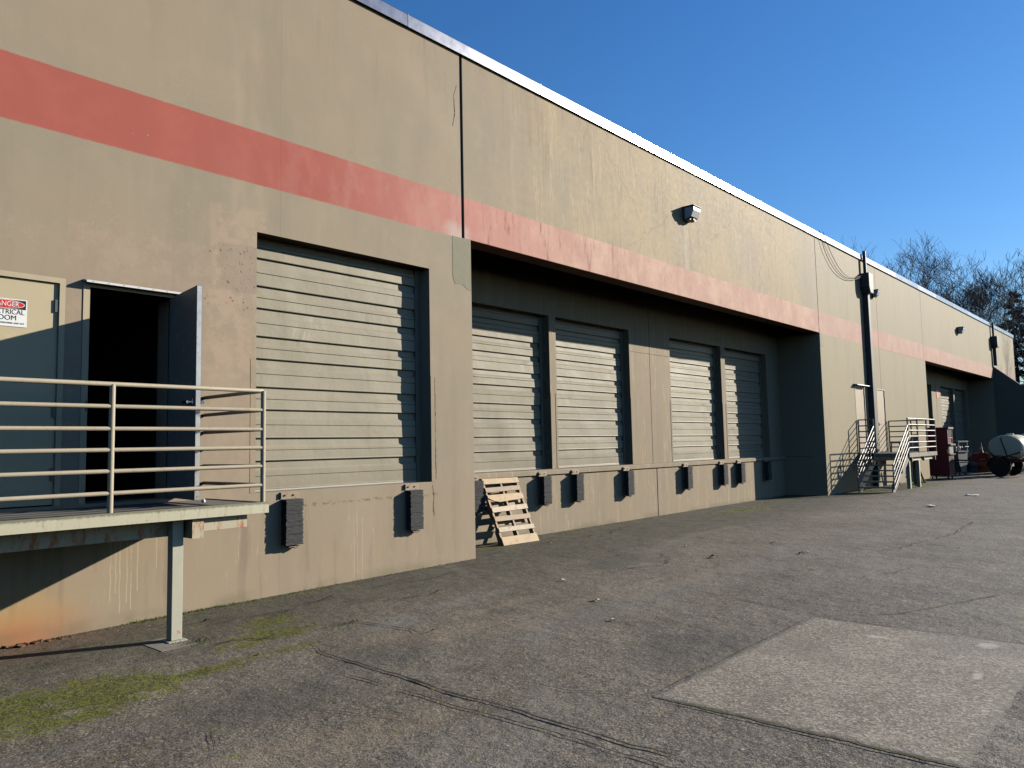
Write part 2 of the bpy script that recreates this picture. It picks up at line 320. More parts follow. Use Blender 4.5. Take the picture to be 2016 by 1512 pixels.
def make_asphalt():
    n = NT("asphalt"); P = n.pos(); X, Y, Z = n.sep(P)
    big = n.noise(P, .5, 5, .65); med = n.noise(P, 1.6, 5, .62); med2 = n.noise(P, 5.5, 5, .65)
    agg = n.vor(P, 95, 'F1', 1); agc = n.sep(agg)[0]
    gr = n.noise(P, 150, 2, .6)
    c = n.mix(n.sm(big, .35, .65), (0.102, 0.085, 0.061), (0.158, 0.135, 0.101))
    c = n.mix(n.mul(n.sm(med, .4, .7), .5), c, (0.178, 0.155, 0.120))
    c = n.mix(n.mul(n.sm(med2, .55, .75), .5), c, (0.075, 0.068, 0.057))
    c = n.mix(n.mul(agc, .75), n.scale(c, .62), n.scale(c, 1.75))
    c = n.mix(n.mul(n.sm(gr, .62, .75), .5), c, (0.34, 0.32, 0.28))
    g4 = n.sep(n.vor(P, 74, 'F1', 1))[1]; c = n.mix(n.mul(n.sm(g4, .84, .88), .55), c, (0.36, 0.31, 0.24)); c = n.mix(n.mul(n.sm(g4, .20, .16), .55), c, (0.028, 0.025, 0.021))
    g2 = n.noise(P, 42, 3, .75)
    c = n.mix(n.mul(n.sm(g2, .56, .68), .4), c, (0.04, 0.037, 0.032)); c = n.mix(n.mul(n.sm(g2, .44, .34), .25), c, (0.27, 0.25, 0.215))
    g3 = n.noise(P, 14, 4, .7); c = n.mix(n.mul(n.sm(g3, .55, .7), .3), c, (0.05, 0.045, 0.04))
    # darker, dirtier strip along the wall
    wl = n.mul(n.sm(n.add(Y, n.mul(n.sub(med, .5), 1.6)), -2.3, -.6), .55)
    c = n.mix(n.mul(wl, 1.3), c, n.scale(n.mix(agc, (0.045, 0.042, 0.030), (0.095, 0.087, 0.062)), 1.0))
    # wheel-track bands along the drive, paler
    tr = n.noise(n.comb(n.mul(X, .05), Y, 0), 1.1, 4, .6)
    c = n.mix(n.mul(n.mul(n.sm(tr, .5, .68), n.sm(Y, -1.8, -3.0)), .35), c, (0.17, 0.16, 0.145))
    # tan silt patches
    s1 = None
    for (cx, cy, rx, ry) in ((4.75, -2.9, .75, .28), (5.35, -2.95, .5, .18), (5.5, -3.3, .7, .16), (6.2, -2.55, 1.2, .14), (7.2, -3.1, 1.8, .14), (8.5, -3.4, 2, .2), (3.0, -4.3, .9, .3), (2.1, -4.1, .9, .25), (4.4, -2.6, .4, .2)):
        e = n.ell(n.add(X, n.mul(n.sub(med, .5), .5)), n.add(Y, n.mul(n.sub(med2, .5), .3)), cx, cy, rx, ry)
        s1 = e if s1 is None else n.ma('MAXIMUM', s1, e)
    c = n.mix(n.mul(s1, .5), c, n.mix(agc, (0.15, 0.115, 0.08), (0.30, 0.24, 0.17)))
    for (cx, cy, rx, ry, col_, a_) in ((4.9, -2.2, .6, .25, (0.19, 0.18, 0.16), .5), (6.0, -2.0, .9, .2, (0.19, 0.18, 0.16), .4), (9.2, -1.9, 1.3, .5, (0.055, 0.053, 0.045), .5), (4.1, -3.0, .7, .5, (0.06, 0.057, 0.05), .45), (2.9, -3.3, .9, .5, (0.06, 0.057, 0.05), .45), (5.7, -4.9, .9, .5, (0.055, 0.053, 0.052), .5), (3.4, -5.0, 1.2, .5, (0.17, 0.155, 0.13), .35)):
        e = n.ell(n.add(X, n.mul(n.sub(med, .5), .9)), n.add(Y, n.mul(n.sub(med2, .5), .6)), cx, cy, rx, ry)
        c = n.mix(n.mul(e, a_), c, n.mix(agc, tuple(v * .7 for v in col_), tuple(v * 1.4 for v in col_)))
    # dark streaky dirt running along the foot of the walls
    stk = n.noise(n.comb(n.mul(X, .55), n.mul(Y, 2.6), 0), 2.6, 5, .7)
    c = n.mix(n.mul(n.mul(n.sm(stk, .52, .64), n.sm(Y, -2.6, -.6)), .6), c, (0.035, 0.035, 0.026))
    # rusty wash near the foot of the wall
    ru = n.mul(n.mul(n.sm(Y, -.9, -.1), n.sm(X, 3.9, 2.6)), n.sm(med2, .35, .65))
    c = n.mix(n.mul(ru, .6), c, (0.16, 0.075, 0.04))
    for (cx, cy, rad, w_, y0) in ((13.2, -9.6, 6.6, .22, -3.2), (13.2, -9.6, 8.3, .2, -1.5), (-2.0, 3.5, 10.2, .16, -9), (15.0, -14, 10.0, .25, -6)):
        dx_ = n.sub(n.add(X, n.mul(n.sub(med, .5), .25)), cx); dy_ = n.sub(Y, cy)
        dd_ = n.ma('ABSOLUTE', n.sub(n.ma('SQRT', n.add(n.mul(dx_, dx_), n.mul(dy_, dy_))), rad))
        c = n.mix(n.mul(n.mul(n.sm(dd_, w_, 0.0), n.sm(big, .35, .6)), .30), c, n.mix(agc, (0.15, 0.138, 0.115), (0.27, 0.25, 0.21)))
    oil = n.mul(n.sm(n.noise(P, .9, 5, .7), .62, .70), n.sm(Y, -1.0, -2.0)); c = n.mix(n.mul(oil, .5), c, (0.045, 0.041, 0.035))
    # moss film
    mo = None
    Xw = n.add(X, n.mul(n.sub(med2, .5), .35)); Yw = n.add(Y, n.mul(n.sub(n.noise(P, 4.2, 4, .7), .5), .5))
    for (cx, cy, rx, ry, a) in MOSS:
        e = n.mul(n.ell(Xw, Yw, cx, cy, rx, ry), a)
        mo = e if mo is None else n.ma('MAXIMUM', mo, e)
    mt = n.sm(n.add(n.mul(mo, 1.05), n.add(n.mul(n.sub(n.noise(P, 30, 4, .8), .5), 2.2), n.mul(n.sub(n.noise(P, 6, 4, .7), .5), 3.0))), .35, .85)
    mc = n.mix(n.sm(n.noise(P, 30, 3, .7), .4, .62), (0.035, 0.042, 0.010), (0.165, 0.17, 0.016))
    c = n.mix(n.mul(mt, .85), c, mc)
    h = n.add(n.mul(n.vor(P, 95), 1.0), n.mul(gr, .6))
    nb = n.bump(h, .5, .004); nb = n.bump(g3, .35, .010, nb); nb = n.bump(med2, .35, .03, nb); nb = n.bump(med, .35, .12, nb)
    fl = n.mul(n.sm(n.vor(P, 9), .085, .06), n.sm(n.noise(P, 2.5, 2), .5, .6)); c = n.mix(fl, c, (0.45, 0.42, 0.36))
    return n.done(n.scale(c, .82), n.add(.62, n.mul(gr, .25)), 0, nb, .3)

MOSS = [(1.5, -2.0, 1.0, .75, 1.0), (2.3, -2.1, .7, .6, 1.0), (1.9, -2.5, .5, .3, .8), (2.85, -2.2, .55, .2, .9), (3.95, -1.6, .5, .3, 1.0), (3.5, -2.2, .8, .18, .65), (4.2, -1.15, .5, .3, .75), (3.5, -1.75, .3, .2, .7),
        (17.6, .1, 1.9, .5, .85), (21.4, .5, 1.8, .3, .8), (9.3, .7, .8, .35, .55), (24.6, -.7, 1.5, .6, .95), (27.5, -1.3, 2.6, .42, .95), (12, .9, 2, .2, .4), (5.0, -.12, 1.2, .1, .7), (3.8, -.08, .5, .1, .8)]

MW = make_wall_mat(); MA = make_asphalt()

def make_door_mat():
    n = NT("door_paint"); P = n.pos(); X, Y, Z = n.sep(P)
    m = n.noise(P, 1.4, 4, .6); f = n.noise(P, 1.0, 4, .7, (2, 1, 14))
    c = n.mix(m, (0.345, 0.308, 0.222), (0.39, 0.347, 0.258))
    c = n.mix(n.mul(n.sm(f, .55, .75), .35), c, (0.25, 0.225, 0.165))
    c = n.mix(n.mul(n.sm(n.noise(P, 3.5, 5, .7), .62, .75), .3), c, (0.42, 0.37, 0.3))
    oi = n.t.nodes.new('ShaderNodeObjectInfo').outputs['Random']; c = n.scale(c, n.add(.90, n.mul(oi, .16)))
    c = n.mix(n.mul(n.sm(n.noise(n.comb(X, 0, n.mul(Z, .2)), 4, 5, .7), .52, .7), .3), c, (0.22, 0.19, 0.14))
    c = n.mix(n.mul(n.sm(n.add(Z, n.mul(n.noise(P, 3, 3), .5)), 1.95, 1.4), .35), c, (0.24, 0.20, 0.14))
    nb = n.bump(n.noise(P, 1.8, 4, .55), .6, .02)
    return n.done(n.scale(c, .67), n.add(.38, n.mul(m, .2)), 0, nb, .12)
MD = make_door_mat()
MDK = mat_plain("door_guide", (0.21, 0.19, 0.145), .5, 0, .2, 5, .1)
MBACK = mat_plain("backing_dark", (0.012, 0.012, 0.012), .9)
MRUB = None
def make_rubber():
    n = NT("laminated_rubber"); P = n.pos(); X, Y, Z = n.sep(P)
    l = n.noise(n.comb(n.mul(X, .12), n.mul(Y, .12), Z), 95, 3, .7)
    c = n.mix(l, (0.014, 0.014, 0.0145), (0.10, 0.10, 0.10))
    c = n.mix(n.mul(n.sm(n.noise(P, 12, 5, .7), .55, .7), .5), c, (0.07, 0.063, 0.055))
    return n.done(c, .8, 0, n.bump(l, .7, .01), .08)
MRUB = make_rubber()
MPLATE = mat_plain("bumper_plate", (0.34, 0.27, 0.19), .6, 0, .2, 9, .2, 60, (0.20, 0.09, 0.04), .5)
MBOLT = mat_plain("bolt_dark", (0.03, 0.025, 0.02), .6)
MRAIL = mat_plain("rail_paint", (0.44, 0.375, 0.27), .42, 0, .12, 7, .2, 40, (0.27, 0.19, 0.12), .25)
MRAIL2 = mat_plain("rail_paint_worn", (0.29, 0.255, 0.20), .4, 0, .15, 7, .1, 40, (0.15, 0.10, 0.08), .3)
MLIP = None
def make_lip():
    n = NT("deck_edge_paint"); P = n.pos(); X, Y, Z = n.sep(P)
    c = n.mix(n.noise(P, 6, 4), (0.41, 0.38, 0.26), (0.48, 0.45, 0.32))
    s = n.sm(n.noise(n.comb(X, Y, n.mul(Z, .15)), 22, 4, .75), .55, .7)
    c = n.mix(n.mul(s, .5), c, (0.20, 0.17, 0.10))
    c = n.mix(n.mul(n.sm(n.add(Z, n.mul(n.noise(P, 30, 3), .03)), 1.165, 1.185), .8), c, (0.10, 0.10, 0.05))
    r = n.sm(n.noise(P, 7, 5, .75), .62, .7)
    c = n.mix(n.mul(r, .8), c, (0.25, 0.11, 0.05))
    return n.done(n.scale(c, .78), .55, 0, n.bump(n.noise(P, 30, 4), .2, .004), .4)
MLIP = make_lip()
def make_rusty(name, base, amt):
    n = NT(name); P = n.pos(); X, Y, Z = n.sep(P)
    c = n.mix(n.noise(P, 8, 4), tuple(v * .85 for v in base), base)
    r = n.sm(n.add(n.noise(n.comb(X, Y, n.mul(Z, .3)), 13, 5, .7), 0), .66 - amt, .74 - amt * .6)
    c = n.mix(r, c, n.mix(n.noise(P, 25, 3), (0.30, 0.10, 0.03), (0.42, 0.20, 0.08)))
    return n.done(n.scale(c, .78), .6, 0, n.bump(n.noise(P, 30, 4), .25, .004), .35)
MBEAM = make_rusty("beam_paint_rusting", (0.45, 0.40, 0.28), .19)
MPOST = make_rusty("post_paint", (0.44, 0.42, 0.32), .0)
MDECK = None
def make_deck():
    n = NT("deck_plank"); P = n.pos(); X, Y, Z = n.sep(P)
    c = n.mix(n.noise(P, 3, 5, .65), (0.09, 0.085, 0.075), (0.17, 0.16, 0.14))
    g = n.sm(n.ma('ABSOLUTE', n.sub(n.ma('FRACT', n.mul(Y, 1 / .23)), .5)), .46, .49)
    c = n.mix(n.mul(g, .7), c, (0.03, 0.03, 0.025))
    c = n.mix(n.mul(n.sm(n.noise(P, 60, 3, .7), .6, .7), .4), c, (0.3, 0.28, 0.24))
    return n.done(c, .7, 0, n.bump(n.noise(P, 50, 4), .4, .004), .3)
MDECK = make_deck()
MDOORP = mat_plain("steel_door_cream", (0.50, 0.42, 0.27), .45, 0, .06, 3, .05, 30, (0.44, 0.34, 0.22), .1)
MFRAME = mat_plain("door_frame_paint", (0.47, 0.39, 0.26), .5, 0, .1, 5, .1, 40, (0.36, 0.25, 0.17), .2)
MDOORG = mat_plain("open_door_grey", (0.24, 0.225, 0.20), .55, 0, .15, 4, .1, 40, (0.36, 0.33, 0.28), .2)
MDOORR = mat_plain("door_tan_far", (0.38, 0.30, 0.21), .5, 0, .06, 3)
MEDGE = mat_plain("sunlit_edge_worn_steel", (0.60, 0.58, 0.54), .35, .6, .2, 10, 0, 40, (0.3, 0.2, 0.12), .3)
MCHROME = mat_plain("chrome", (0.7, 0.7, 0.7), .2, 1.0, .05)
MHINGE = mat_plain("hinge_steel", (0.07, 0.08, 0.085), .5, .2)
MWHITE = mat_plain("white_metal", (0.62, 0.60, 0.58), .4, 0, .06, 8)
def make_coping():
    n = NT("galvanised_coping"); P = n.pos()
    m = n.noise(P, .9, 3, .5); f = n.noise(P, 7, 4, .6)
    c = n.mix(f, (0.22, 0.22, 0.235), (0.30, 0.30, 0.315))
    nb = n.bump(m, .12, .05)
    return n.done(c, n.add(.21, n.mul(f, .08)), .9, nb)
MCOP = make_coping()
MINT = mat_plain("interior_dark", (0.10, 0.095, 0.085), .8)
MROOF = mat_plain("roof_membrane", (0.25, 0.25, 0.25), .8, kind='world')
MSHAFT = mat_plain("downspout_paint", (0.075, 0.08, 0.08), .5, 0, .12, 2)
MCABLE = mat_plain("cable_grey", (0.22, 0.20, 0.17), .6)
MGLASS = mat_plain("lamp_lens", (0.62, 0.63, 0.62), .18, 0, .15, 14, .6, 90)
MLAMP = mat_plain("lamp_housing", (0.10, 0.085, 0.07), .5, 0, .1)
def make_wood(name, base, seed):
    n = NT(name); P = n.pos('object'); Q = n.comb(n.add(n.mul(n.sep(P)[0], 1.2), seed), n.mul(n.sep(P)[1], 9), n.mul(n.sep(P)[2], 9))
    g = n.noise(Q, 3.2, 5, .65)
    c = n.mix(g, tuple(v * .72 for v in base), tuple(min(1, v * 1.2) for v in base))
    k = n.sm(n.vor(P, 4.5), .09, .03); c = n.mix(n.mul(k, .6), c, tuple(v * .35 for v in base))
    c = n.mix(n.mul(n.sm(n.noise(P, 9, 4, .7), .52, .68), .5), c, (0.20, 0.16, 0.12)); c = n.mix(n.mul(n.sm(n.noise(P, 2.5, 3, .6), .5, .7), .35), c, (0.24, 0.21, 0.17))
    return n.done(n.scale(c, .78), .7, 0, n.bump(g, .3, .004), .3)
MWOOD = [make_wood("pallet_pine", (0.49, 0.345, 0.195), 1.3), make_wood("pallet_pine_pale", (0.50, 0.405, 0.285), 5.1), make_wood("pallet_pine_tan", (0.38, 0.265, 0.165), 9.7)]
def make_slab():
    n = NT("exposed_aggregate"); P = n.pos()
    big = n.noise(P, 1.1, 4, .6); agc = n.sep(n.vor(P, 70, 'F1', 1))[0]
    c = n.mix(n.sm(big, .35, .65), (0.195, 0.164, 0.118), (0.255, 0.218, 0.16))
    c = n.mix(n.mul(agc, .7), n.scale(c, .6), n.scale(c, 1.5))
    c = n.mix(n.mul(n.sm(n.noise(P, 110, 2), .62, .7), .6), c, (0.055, 0.052, 0.05))
    X, Y, Z = n.sep(P); g4 = n.sep(n.vor(P, 70, 'F1', 1))[1]
    c = n.mix(n.mul(n.sm(g4, .80, .85), .55), c, (0.42, 0.39, 0.33)); c = n.mix(n.mul(n.sm(g4, .20, .16), .55), c, (0.07, 0.066, 0.06))
    wob = n.mul(n.sub(n.noise(P, 7, 4, .7), .5), .14)
    ed = n.ma('MINIMUM', n.ma('MINIMUM', n.sub(X, 4.5), n.sub(7.32, X)), n.ma('MINIMUM', n.sub(Y, -7.12), n.sub(-5.29, Y)))
    c = n.mix(n.mul(n.sm(n.add(ed, wob), .07, .0), .6), c, (0.075, 0.07, 0.055))
    c = n.mix(n.mul(n.sm(n.noise(P, .9, 4, .6), .5, .68), .4), c, (0.10, 0.09, 0.072)); c = n.mix(n.mul(n.sm(n.noise(P, 5, 5, .7), .52, .68), .35), c, (0.09, 0.08, 0.065))
    for (cx, cy, rx, ry) in ((7.12, -6.75, .12, .1), (6.2, -6.85, .14, .04), (6.9, -6.0, .05, .12)):
        c = n.mix(n.mul(n.ell(n.add(X, wob), n.add(Y, wob), cx, cy, rx, ry), .7), c, (0.42, 0.38, 0.31))
    nb = n.bump(n.vor(P, 70), .35, .004)
    return n.done(c, .75, 0, nb, .3)
MSLAB = make_slab()
MCRACK = mat_plain("crack_fill", (0.028, 0.026, 0.022), .9, 0, .3, 20, kind='world')
MCRACKM = mat_plain("mossy_joint", (0.075, 0.072, 0.015), .9, 0, .4, 20, kind='world')
MMOSS = mat_plain("moss_clumps", (0.115, 0.13, 0.018), .9, 0, .5, 8, kind='world')
MGRIT = mat_plain("grit_stones", (0.22, 0.205, 0.18), .8, 0, .5, 40, kind='world')
MLEAFB = mat_plain("dead_leaf_brown", (0.12, 0.06, 0.03), .7, 0, .3, 30)
MLEAFT = mat_plain("dead_leaf_pale", (0.50, 0.40, 0.27), .7, 0, .25, 30)
MPAPER = mat_plain("paper_white", (0.75, 0.75, 0.74), .6, 0, .04)
MRUSTC = mat_plain("rust_chunk", (0.15, 0.075, 0.04), .8, 0, .4, 20, .4)
MREDC = mat_plain("cabinet_red", (0.17, 0.022, 0.025), .45, 0, .12, 3)
MCASE = mat_plain("cabinet_trim", (0.20, 0.09, 0.08), .5, 0, .2, 8)
MGREY = mat_plain("cart_grey", (0.22, 0.215, 0.20), .5, .0, .15, 6)
MYEL = mat_plain("bollard_yellow", (0.50, 0.36, 0.055), .5, 0, .1, 6, 0, 40, (0.28, 0.19, 0.05), .2)
MTANK = mat_plain("tank_poly", (0.80, 0.70, 0.48), .4, 0, .06, 3)
MTANK2 = mat_plain("tank_poly_white", (0.60, 0.61, 0.66), .35, 0, .05, 3)
MTYRE = mat_plain("tyre_rubber", (0.02, 0.02, 0.021), .8, 0, .2, 20)
MFRAMER = mat_plain("trailer_frame_red", (0.13, 0.03, 0.03), .5, 0, .15, 5)
MSTRAP = mat_plain("strap_black", (0.02, 0.018, 0.016), .7)
MORANGE = mat_plain("cone_orange", (0.62, 0.10, 0.03), .5, 0, .06, 5)
MSIGNW = mat_plain("sign_white", (0.80, 0.80, 0.77), .35, 0, .02)
MSIGNR = mat_plain("sign_red", (0.62, 0.03, 0.025), .4, 0, .04)
MSIGNK = mat_plain("sign_black", (0.02, 0.02, 0.025), .4, 0, .04)
MSIGNO = mat_plain("sign_coral", (0.60, 0.20, 0.13), .5, 0, .04)

# ------------------------------------------------------------------ ground
def lerp(x, pts):
    if x <= pts[0][0]: return pts[0][1]
    for (a, b), (c, d) in zip(pts, pts[1:]):
        if x <= c: return b + (d - b) * (x - a) / (c - a)
    return pts[-1][1]
def gz(x, y):
    z = lerp(x, [(-30, -.08), (2, -.03), (5, .01), (8.25, .03), (22, .07), (26, .08), (35, .07), (60, .07)])
    z += max(0, min(1, -y / 1.5)) * .055 * max(0, min(1, (x - 19) / 5))
    z -= .03 * max(0, min(1, (y) / 1.2)) * (1 if 8 < x < 22.9 else 0)
    return z
gx = [-400, -150, -60, -30, -10] + [i for i in range(-4, 62, 2)] + [70, 90, 130, 200, 400]
gy = [-400, -200, -100, -50, -25, -12, -8, -5, -3, -1.5, -1.0, -.5, 0, .6, 1.3, 3, 12, 45, 100, 200, 400]
b = MB(); vs = [(x, y, gz(x, y)) for y in gy for x in gx]; nx = len(gx)
b.add(vs, [(j * nx + i, j * nx + i + 1, (j + 1) * nx + i + 1, (j + 1) * nx + i) for j in range(len(gy) - 1) for i in range(nx - 1)], True)
tag(b.build("ground", MA), "grey worn asphalt yard running along the warehouse", kind='structure')

# concrete slab let into the asphalt
b = MB(); NXS, NYS = 90, 60; vs = []
for j in range(NYS + 1):
    for i in range(NXS + 1):
        x = 4.50 + 2.82 * i / NXS; y = -7.12 + 1.83 * j / NYS
        e = min(i, NXS - i, 3) / 3; f = min(j, NYS - j, 3) / 3
        if i in (0, NXS): x += .022 * mn.noise(Vector((y * 5, i, 0))) + .012 * mn.noise(Vector((y * 19, i, 1)))
        if j in (0, NYS): y += .022 * mn.noise(Vector((x * 5, j, 7))) + .012 * mn.noise(Vector((x * 19, j, 8)))
        z = gz(x, y) + .005 - (.004 if i in (0, NXS) or j in (0, NYS) else 0)
        vs.append((x, y, z))
b.add(vs, [(j * (NXS + 1) + i, j * (NXS + 1) + i + 1, (j + 1) * (NXS + 1) + i + 1, (j + 1) * (NXS + 1) + i) for j in range(NYS) for i in range(NXS)], True)
tag(b.build("concrete_slab", MSLAB), "pale square of exposed aggregate concrete let into the asphalt", kind='structure')

def ribbon(b, pts, wd, jit=.012, lift=.009):
    P = []
    for (a, c) in zip(pts, pts[1:]):
        L = math.dist(a, c); k = max(2, int(L / .05))
        for i in range(k): P.append((a[0] + (c[0] - a[0]) * i / k, a[1] + (c[1] - a[1]) * i / k))
    P.append(pts[-1]); n = len(P); vs = []
    off = random.random() * 100
    for i, p in enumerate(P):
        q = P[min(i + 1, n - 1)]; r = P[max(0, i - 1)]; d = Vector((q[0] - r[0], q[1] - r[1])); d.normalize(); nn = Vector((-d.y, d.x))
        s = jit * (mn.noise(Vector((i * .21, off, 0))) + .6 * mn.noise(Vector((i * .8, off, 3)))) * 1.6
        ww = wd * max(0.0, .75 + .8 * mn.noise(Vector((i * .17, off, 9))) + .6 * mn.noise(Vector((i * .6, off, 19)))) * min(1, (i + .4) / 6, (n - i) / 6)
        c = Vector(p) + nn * s
        vs += [(c.x + nn.x * ww, c.y + nn.y * ww), (c.x - nn.x * ww, c.y - nn.y * ww)]
    b.add([(x, y, gz(x, y) + lift) for x, y in vs], [(2 * i, 2 * i + 1, 2 * i + 3, 2 * i + 2) for i in range(n - 1)])
b = MB()
ribbon(b, [(3.95, -2.2), (3.82, -2.56), (3.79, -3.41), (3.75, -4.12), (3.77, -4.67), (3.74, -5.14), (3.73, -5.48), (3.75, -5.73), (3.7, -6.4)], .012)
ribbon(b, [(3.55, -3.0), (3.57, -3.33), (3.59, -3.88), (3.58, -4.4), (3.61, -4.81), (3.61, -5.39), (3.61, -5.72), (3.6, -6.6)], .007)
ribbon(b, [(2.93, -3.49), (3.03, -3.78), (3.18, -4.16), (3.3, -4.5)], .004)
ribbon(b, [(2.39, -3.42), (2.23, -3.79)], .006); ribbon(b, [(2.38, -3.55), (2.29, -3.79)], .004)
ribbon(b, [(4.45, -1.77), (4.69, -1.99), (4.76, -2.52), (4.68, -2.94)], .008, .03)
ribbon(b, [(5.37, -1.88), (5.33, -2.23), (5.23, -2.65)], .007, .03)
ribbon(b, [(10.22, -1.86), (9.84, -2.32), (9.36, -2.6), (8.77, -2.43), (8.25, -2.3)], .008, .06)
ribbon(b, [(4.2, -4.3), (4.27, -4.79), (4.4, -5.02), (4.48, -5.27)], .005)
ribbon(b, [(7.9, -3.6), (7.63, -4.62), (7.51, -4.93), (7.34, -5.29)], .005)
ribbon(b, [(7.33, -5.27), (7.9, -5.9), (9.5, -6.5)], .006)
ribbon(b, [(4.49, -7.15), (4.3, -7.6)], .006)
ribbon(b, [(9.9, .35), (10.6, .2), (11.6, .25)], .012, .08); ribbon(b, [(11.3, -.1), (12.2, .3), (13.2, .5)], .012, .08)
ribbon(b, [(3.9, -.7), (4.6, -.8), (5.4, -.6)], .01, .06); ribbon(b, [(6.0, -.6), (6.8, -.75), (7.4, -.55)], .008, .06)
ribbon(b, [(5.2, -1.2), (5.9, -1.5), (6.4, -1.35)], .008, .05); ribbon(b, [(3.3, -1.6), (3.6, -1.5), (3.75, -1.7), (3.95, -1.6)], .012, .04)
ribbon(b, [(12, -4.6), (14.5, -4.9), (17, -4.8)], .008, .06); ribbon(b, [(9.5, -5.0), (10.8, -5.3)], .006, .05)
ribbon(b, [(4.48, -5.27), (5.4, -5.28), (6.4, -5.285), (7.34, -5.29)], .003)
ribbon(b, [(7.33, -5.29), (7.325, -6.0), (7.33, -7.12)], .006)
tag(b.build("asphalt_cracks", MCRACK), "dark cracks wandering through the asphalt", kind='structure')
b = MB(); ribbon(b, [(4.49, -5.26), (4.495, -5.72), (4.49, -6.33), (4.49, -7.15)], .009, .01, .011)
tag(b.build("slab_joint", MCRACKM), "mossy joint along the near edge of the concrete slab", kind='structure')

# moss clumps and grit (uncountable)
b = MB()
for (cx, cy, rx, ry, a) in MOSS:
    area = rx * ry; near = 1 if cx < 6 else 0
    for k in range(int(area * a * (5200 if near else 400))):
        t = random.random() * 6.283; rr = random.random() ** .6
        x = cx + rx * rr * math.cos(t); y = cy + ry * rr * math.sin(t)
        if mn.noise(Vector((x * 5, y * 8, 2))) + .5 * mn.noise(Vector((x * 17, y * 17, 5))) < -.08 + rr * .25: continue
        s = random.uniform(.002, .008) * (1 if near else 1.8); z = gz(x, y); h = s * random.uniform(.4, 1.1)
        if y > -.02 and x < 8.25: continue
        q = [(x + s * math.cos(u + t) * random.uniform(.6, 1.2), y + s * math.sin(u + t) * random.uniform(.6, 1.2), z - .001) for u in (0, 1.57, 3.14, 4.71)]
        b.add(q + [(x, y, z + h)], [(0, 1, 4), (1, 2, 4), (2, 3, 4), (3, 0, 4)])
tag(b.build("moss", MMOSS), "green moss clumps growing in worn asphalt beside the wall", kind='stuff')
b = MB()
for k in range(5200):
    near = random.random() < .72
    if near:
        x = random.uniform(-1, 8.2); y = -abs(random.gauss(0, .12)) - .01 if random.random() < .4 else random.uniform(-6.5, -.05)
    else:
        x = random.uniform(8.3, 22.5); y = 1.2 - abs(random.gauss(0, .15)) if random.random() < .5 else random.uniform(-6, 1)
    if 4.45 < x < 7.4 and -7.2 < y < -5.2: continue
    s = random.uniform(.002, .006) * (1 if near else 1.5); z = gz(x, y); t = random.random() * 6
    q = [(x + s * math.cos(u + t) * random.uniform(.6, 1.3), y + s * math.sin(u + t) * random.uniform(.6, 1.3), z - .001) for u in (0, 1.57, 3.14, 4.71)]
    b.add(q + [(x, y, z + s)], [(0, 1, 4), (1, 2, 4), (2, 3, 4), (3, 0, 4)])
tag(b.build("grit", MGRIT), "loose pale grit scattered over the asphalt", kind='stuff')

# ------------------------------------------------------------------ warehouse
W0 = (8.2, 0, 0)
wh = empty("warehouse", W0, 0, "long taupe concrete warehouse with a faded red band and loading docks", "building")
T = .38
def P(name, mat, b, parent=None, bevel=0):   # child of the warehouse: vertices in world coordinates
    return b.build(name, mat, parent or wh, W0 if parent is None else W0, bevel)
holesA = [(1.70, 2.60, 1.20, 3.34), (2.86, 3.70, 1.20, 3.33), (4.67, 7.39, 1.20, 4.25)]
wall("wall_panel", MW, wh, -9, 4.980, -.5, 7.76, holesA, 0, T, W0)
# left of 4.98 and right of it are two tilt-up panels; the second starts after a hairline joint
xs = sorted({4.981, 7.39, 8.06, 8.25}); zs = [-.5, 1.2, 4.25, 4.83, 7.76]
def solA(i, j):
    x = (xs[i] + xs[i + 1]) / 2; z = (zs[j] + zs[j + 1]) / 2
    if x < 7.39 and 1.2 < z < 4.25: return False
    if x > 8.06 and z > 4.83: return False
    return True
P("wall_panel", MW, slab_holes(xs, zs, solA, 0, T))
holesB = [(25.70, 26.66, 1.22, 3.38), (27.92, 28.84, 1.22, 3.38)]
wall("wall_panel", MW, wh, 22.83, 28.49, -.5, 7.76, holesB, 0, T, W0)
wall("wall_panel", MW, wh, 28.51, 34.62, -.5, 4.83, [(28.51, 28.84, 1.22, 3.38)], 0, T, W0)
wall("wall_panel", MW, wh, 28.51, 34.44, 4.835, 7.76, [], 0, T, W0)
wall("wall_panel", MW, wh, 48.95, 55.8, -.5, 7.76, [], 0, T, W0)
P("canopy_panel", MW, MB().box(8.115, 22.805, 0, .34, 4.83, 7.76), bevel=.008)
P("canopy_panel", MW, MB().box(34.46, 48.88, 0, .34, 4.83, 7.76), bevel=.008)
bk = MB().box(8.0, 8.2, .12, .30, 4.84, 7.7).box(22.7, 22.9, .05, .30, 4.84, 7.7).box(4.9, 5.1, .02, .3, 4.3, 7.7).box(28.4, 28.6, .05, .3, 3.4, 7.7).box(34.38, 34.5, .1, .3, 4.84, 7.7).box(48.8, 49.0, .1, .3, 4.84, 7.7)
P("joint_backing", MBACK, bk)

